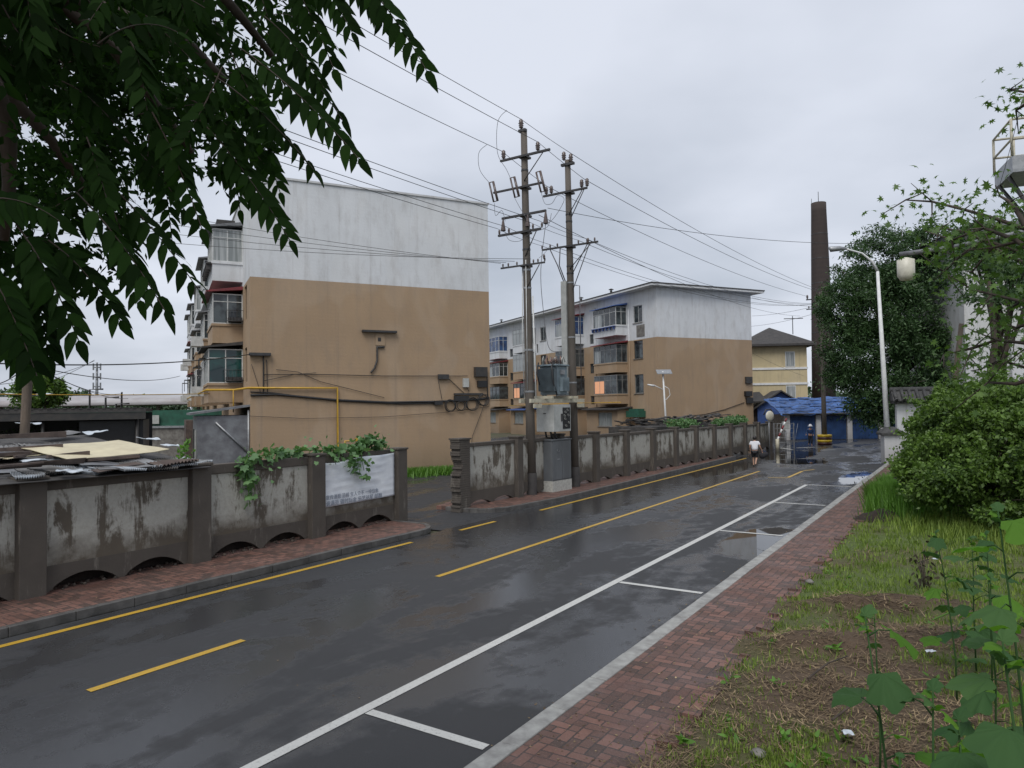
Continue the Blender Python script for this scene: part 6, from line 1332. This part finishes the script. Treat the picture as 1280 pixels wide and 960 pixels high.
# soil heap, litter, sticks
q = gp(1102, 650, .1); m = MB(); vs = []
for j in range(7):
    for k in range(24): a = k * math.pi / 12; r_ = .75 * (1 - j / 6.2); nz_ = noise.noise(Vector((math.cos(a) * 2, math.sin(a) * 2, j * .7))); vs.append((math.cos(a) * r_ * (1 + .25 * nz_), math.sin(a) * r_ * .7 * (1 + .25 * nz_), .32 * (j / 6) ** .8 + .06 * noise.noise(Vector((math.cos(a) * 5, math.sin(a) * 5, j)))))
m.add(vs, [(j * 24 + k, j * 24 + (k + 1) % 24, (j + 1) * 24 + (k + 1) % 24, (j + 1) * 24 + k) for j in range(6) for k in range(24)] + [tuple(6 * 24 + k for k in range(24))], True); o = m.build('soil_heap', 'soil'); o.location = q; tag(o, 'small heap of dark soil on the verge before the weeds', 'soil heap')
for i, (px, py, s, lab) in enumerate(((948, 942, .075, 'grey stone half sunk in the grass at the bottom'), (1012, 727, .08, 'grey stone at the brick pavement edge'), (1060, 917, .05, 'small pale chip in the straw near the bottom'))):
    q = gp(px, py, .15); m = MB(); vs = []
    for j in range(5):
        for k in range(9): a = k * 6.283 / 9; t = math.pi * (j + .3) / 5; r_ = s * math.sin(t) * random.uniform(.8, 1.15); vs.append((r_ * math.cos(a), r_ * math.sin(a), s * .6 * math.cos(t)))
    m.add(vs, [(j * 9 + k, (j + 1) * 9 + k, (j + 1) * 9 + (k + 1) % 9, j * 9 + (k + 1) % 9) for j in range(4) for k in range(9)] + [tuple(range(9)), tuple(range(36, 45))[::-1]], True); o = m.build('stone', 'concrete'); o.location = q; tag(o, lab, 'stone')
for i, (a, b_, lab) in enumerate((((1040, 900), (1115, 855), 'dark crooked stick lying across the straw'), ((1010, 848), (1060, 820), 'thin twig at the foot of the hay mound'), ((1165, 775), (1215, 762), 'pale green cut stem on the hay mound'), ((1110, 852), (1205, 856), 'long pale straw stalk behind the mallow'))):
    p, q = gp(*a, .2), gp(*b_, .25); m = MB(); mid = p.lerp(q, .5) + Vector((0, 0, .05)); m.tube([p, mid, q], [.014, .011, .007], 5); o = m.build('stick', ['bark', 'bark', 'weed', 'straw'][i]); tag(o, lab, 'stick')
for i, (px, py, lab) in enumerate(((1168, 699, 'white paper scrap behind the dead stalk'), (1163, 815, 'white crumpled plastic scrap on the hay'), (1060, 917, 'small white paper scrap near the bottom'))):
    q = gp(px, py, .22); m = MB(); vs = [(random.uniform(-.01, .01) + .035 * (x - 1.5), .03 * (y - 1.5), random.uniform(0, .03)) for y in range(4) for x in range(4)]; m.add(vs, [(y * 4 + x, y * 4 + x + 1, y * 4 + x + 5, y * 4 + x + 4) for y in range(3) for x in range(3)]); o = m.build('paper_scrap', 'tarp_white'); o.location = q; tag(o, lab, 'litter')

# ================================================================ PEOPLE
def body(root, joints, edges, name, m_, subd=2):
    me = bpy.data.meshes.new(name); me.from_pydata([j[:3] for j in joints], edges, []); o = bpy.data.objects.new(name, me); col.objects.link(o); o.parent = root
    sk = o.modifiers.new('skin', 'SKIN'); sk.use_smooth_shade = True
    for i, j in enumerate(joints): me.skin_vertices[0].data[i].radius = (j[3], j[4] if len(j) > 4 else j[3]); me.skin_vertices[0].data[i].use_root = (i == 0)
    s = o.modifiers.new('sub', 'SUBSURF'); s.levels = subd; s.render_levels = subd; me.materials.append(M[m_]); return o
PP = gp(944, 583); pr = empty('person', PP, R(-22), 'person in white t-shirt and black shorts walking away, holding a dark bag', 'person')
# local +Y is the walking direction; height 1.62
J = [(0, 0, .88, .13, .1), (0, .02, 1.08, .125, .09), (0, .03, 1.28, .15, .09), (0, .03, 1.38, .07, .06), (0, .04, 1.44, .05, .05), (0, .05, 1.50, .06, .06), (0, .06, 1.57, .075, .085), (0, .06, 1.63, .05, .06),
     (-.1, 0, .84, .085), (-.09, .12, .48, .058), (-.08, .05, .12, .04), (-.08, .02, .05, .035), (-.08, .16, .03, .03),
     (.1, 0, .84, .085), (.08, .03, .47, .058), (.04, -.22, .2, .04), (.04, -.27, .15, .032), (.04, -.22, .07, .028),
     (-.19, .02, 1.34, .05), (-.25, -.03, 1.1, .038), (-.24, .06, .86, .03), (-.24, .08, .78, .03),
     (.19, .02, 1.34, .05), (.27, -.02, 1.1, .038), (.36, .08, .9, .03), (.38, .1, .83, .03)]
E = [(0, 1), (1, 2), (2, 3), (3, 4), (4, 5), (5, 6), (6, 7), (0, 8), (8, 9), (9, 10), (10, 11), (11, 12), (0, 13), (13, 14), (14, 15), (15, 16), (16, 17), (2, 18), (18, 19), (19, 20), (20, 21), (2, 22), (22, 23), (23, 24), (24, 25)]
body(pr, J, E, 'body', 'skin')
body(pr, [(0, 0, .86, .20, .15), (0, .02, 1.08, .19, .14), (0, .03, 1.26, .21, .14), (0, .03, 1.36, .12, .1), (-.19, .02, 1.33, .075), (-.24, -.01, 1.17, .07), (.19, .02, 1.33, .075), (.25, -.01, 1.17, .07)], [(0, 1), (1, 2), (2, 3), (2, 4), (4, 5), (2, 6), (6, 7)], 'shirt', 'shirt')
body(pr, [(0, 0, .9, .165, .13), (-.1, .0, .8, .125), (-.095, .08, .58, .1), (-.09, .1, .5, .095), (.1, .0, .8, .125), (.09, .03, .56, .1), (.085, .03, .48, .095)], [(0, 1), (1, 2), (2, 3), (0, 4), (4, 5), (5, 6)], 'shorts', 'shorts')
m = MB(); m.lathe([(.005, -.10), (.07, -.09), (.1, -.03), (.105, .03), (.085, .085), (.04, .115), (.005, .12)], (0, .035, 1.56), 16); m.build('hair', 'hair', pr)
for side in (-1, 1):
    hd_ = Vector((-.24, .09, .76)) if side < 0 else Vector((.385, .105, .81))
    m = MB()
    for k in range(4): m.tube([hd_ + Vector(((k - 1.5) * .014, 0, 0)), hd_ + Vector(((k - 1.5) * .015, .015, -.045)), hd_ + Vector(((k - 1.5) * .013, .0, -.075 - .006 * (k in (1, 2))))], [.009, .008, .006], 6)
    m.tube([hd_ + Vector((-side * .03, .01, .02)), hd_ + Vector((-side * .045, .02, -.02))], [.009, .007], 6); m.build('hand', 'skin', pr)
    m = MB(); f_ = Vector((-.08, .06, 0)) if side < 0 else Vector((.04, -.24, .06))
    m.tube([f_ + Vector((0, -.1, .045)), f_ + Vector((0, .02, .05)), f_ + Vector((0, .14, .035))], [.04, .045, .035], 8); m.build('shoe', 'shorts', pr)
bgp = PP + Vector((.50, .02, 0)); m = MB()
vs = []
for j in range(7):
    for k in range(14): a = k * 6.283 / 14; t = math.pi * j / 6; r_ = math.sin(t); n_ = 1 + .18 * noise.noise(Vector((math.cos(a) * 1.5, math.sin(a) * 1.5, j * .5))); vs.append((.27 * r_ * math.cos(a) * n_, .11 * r_ * math.sin(a) * n_, .62 + .17 * math.cos(t) * n_ + .04 * math.cos(a)))
m.add(vs, [(j * 14 + k, (j + 1) * 14 + k, (j + 1) * 14 + (k + 1) % 14, j * 14 + (k + 1) % 14) for j in range(6) for k in range(14)], True); m.tube([(-.12, 0, .74), (-.11, .05, .83), (-.06, .05, .83), (0, 0, .76)], .012, 6); o = m.build('bag', 'shorts'); o.location = bgp; tag(o, "dark bag carried in the walking person's right hand", 'bag')
# distant figure by the garages
q = dp(1013, 553, 62); q.z = 0; p2_ = empty('person', q, R(180), 'distant person with a white hat and dark blue clothes before the garage doors', 'person')
J2 = [(x, y, z, r_, (r2[0] if r2 else r_)) for (x, y, z, r_, *r2) in J]
body(p2_, J2, E, 'body', 'skin', 1); body(p2_, [(0, 0, .9, .17, .13), (0, .02, 1.08, .17, .13), (0, .03, 1.26, .19, .13), (-.19, .02, 1.33, .08), (-.25, -.02, 1.1, .06), (-.24, .05, .9, .05), (.19, .02, 1.33, .08), (.27, -.02, 1.1, .06), (.35, .07, .93, .05)], [(0, 1), (1, 2), (2, 3), (3, 4), (4, 5), (2, 6), (6, 7), (7, 8)], 'jacket', 'blue_door', 1)
body(p2_, [(0, 0, .9, .16, .12), (-.1, .0, .8, .12), (-.09, .1, .46, .09), (-.08, .05, .15, .07), (.1, .0, .8, .12), (.08, .03, .46, .09), (.05, -.12, .18, .07)], [(0, 1), (1, 2), (2, 3), (0, 4), (4, 5), (5, 6)], 'trousers', 'shorts', 1)
m = MB(); m.lathe([(.2, 0), (.21, .02), (.11, .05), (.1, .14), (.05, .18)], (0, .06, 1.57), 14); m.build('hat', 'shirt', p2_)
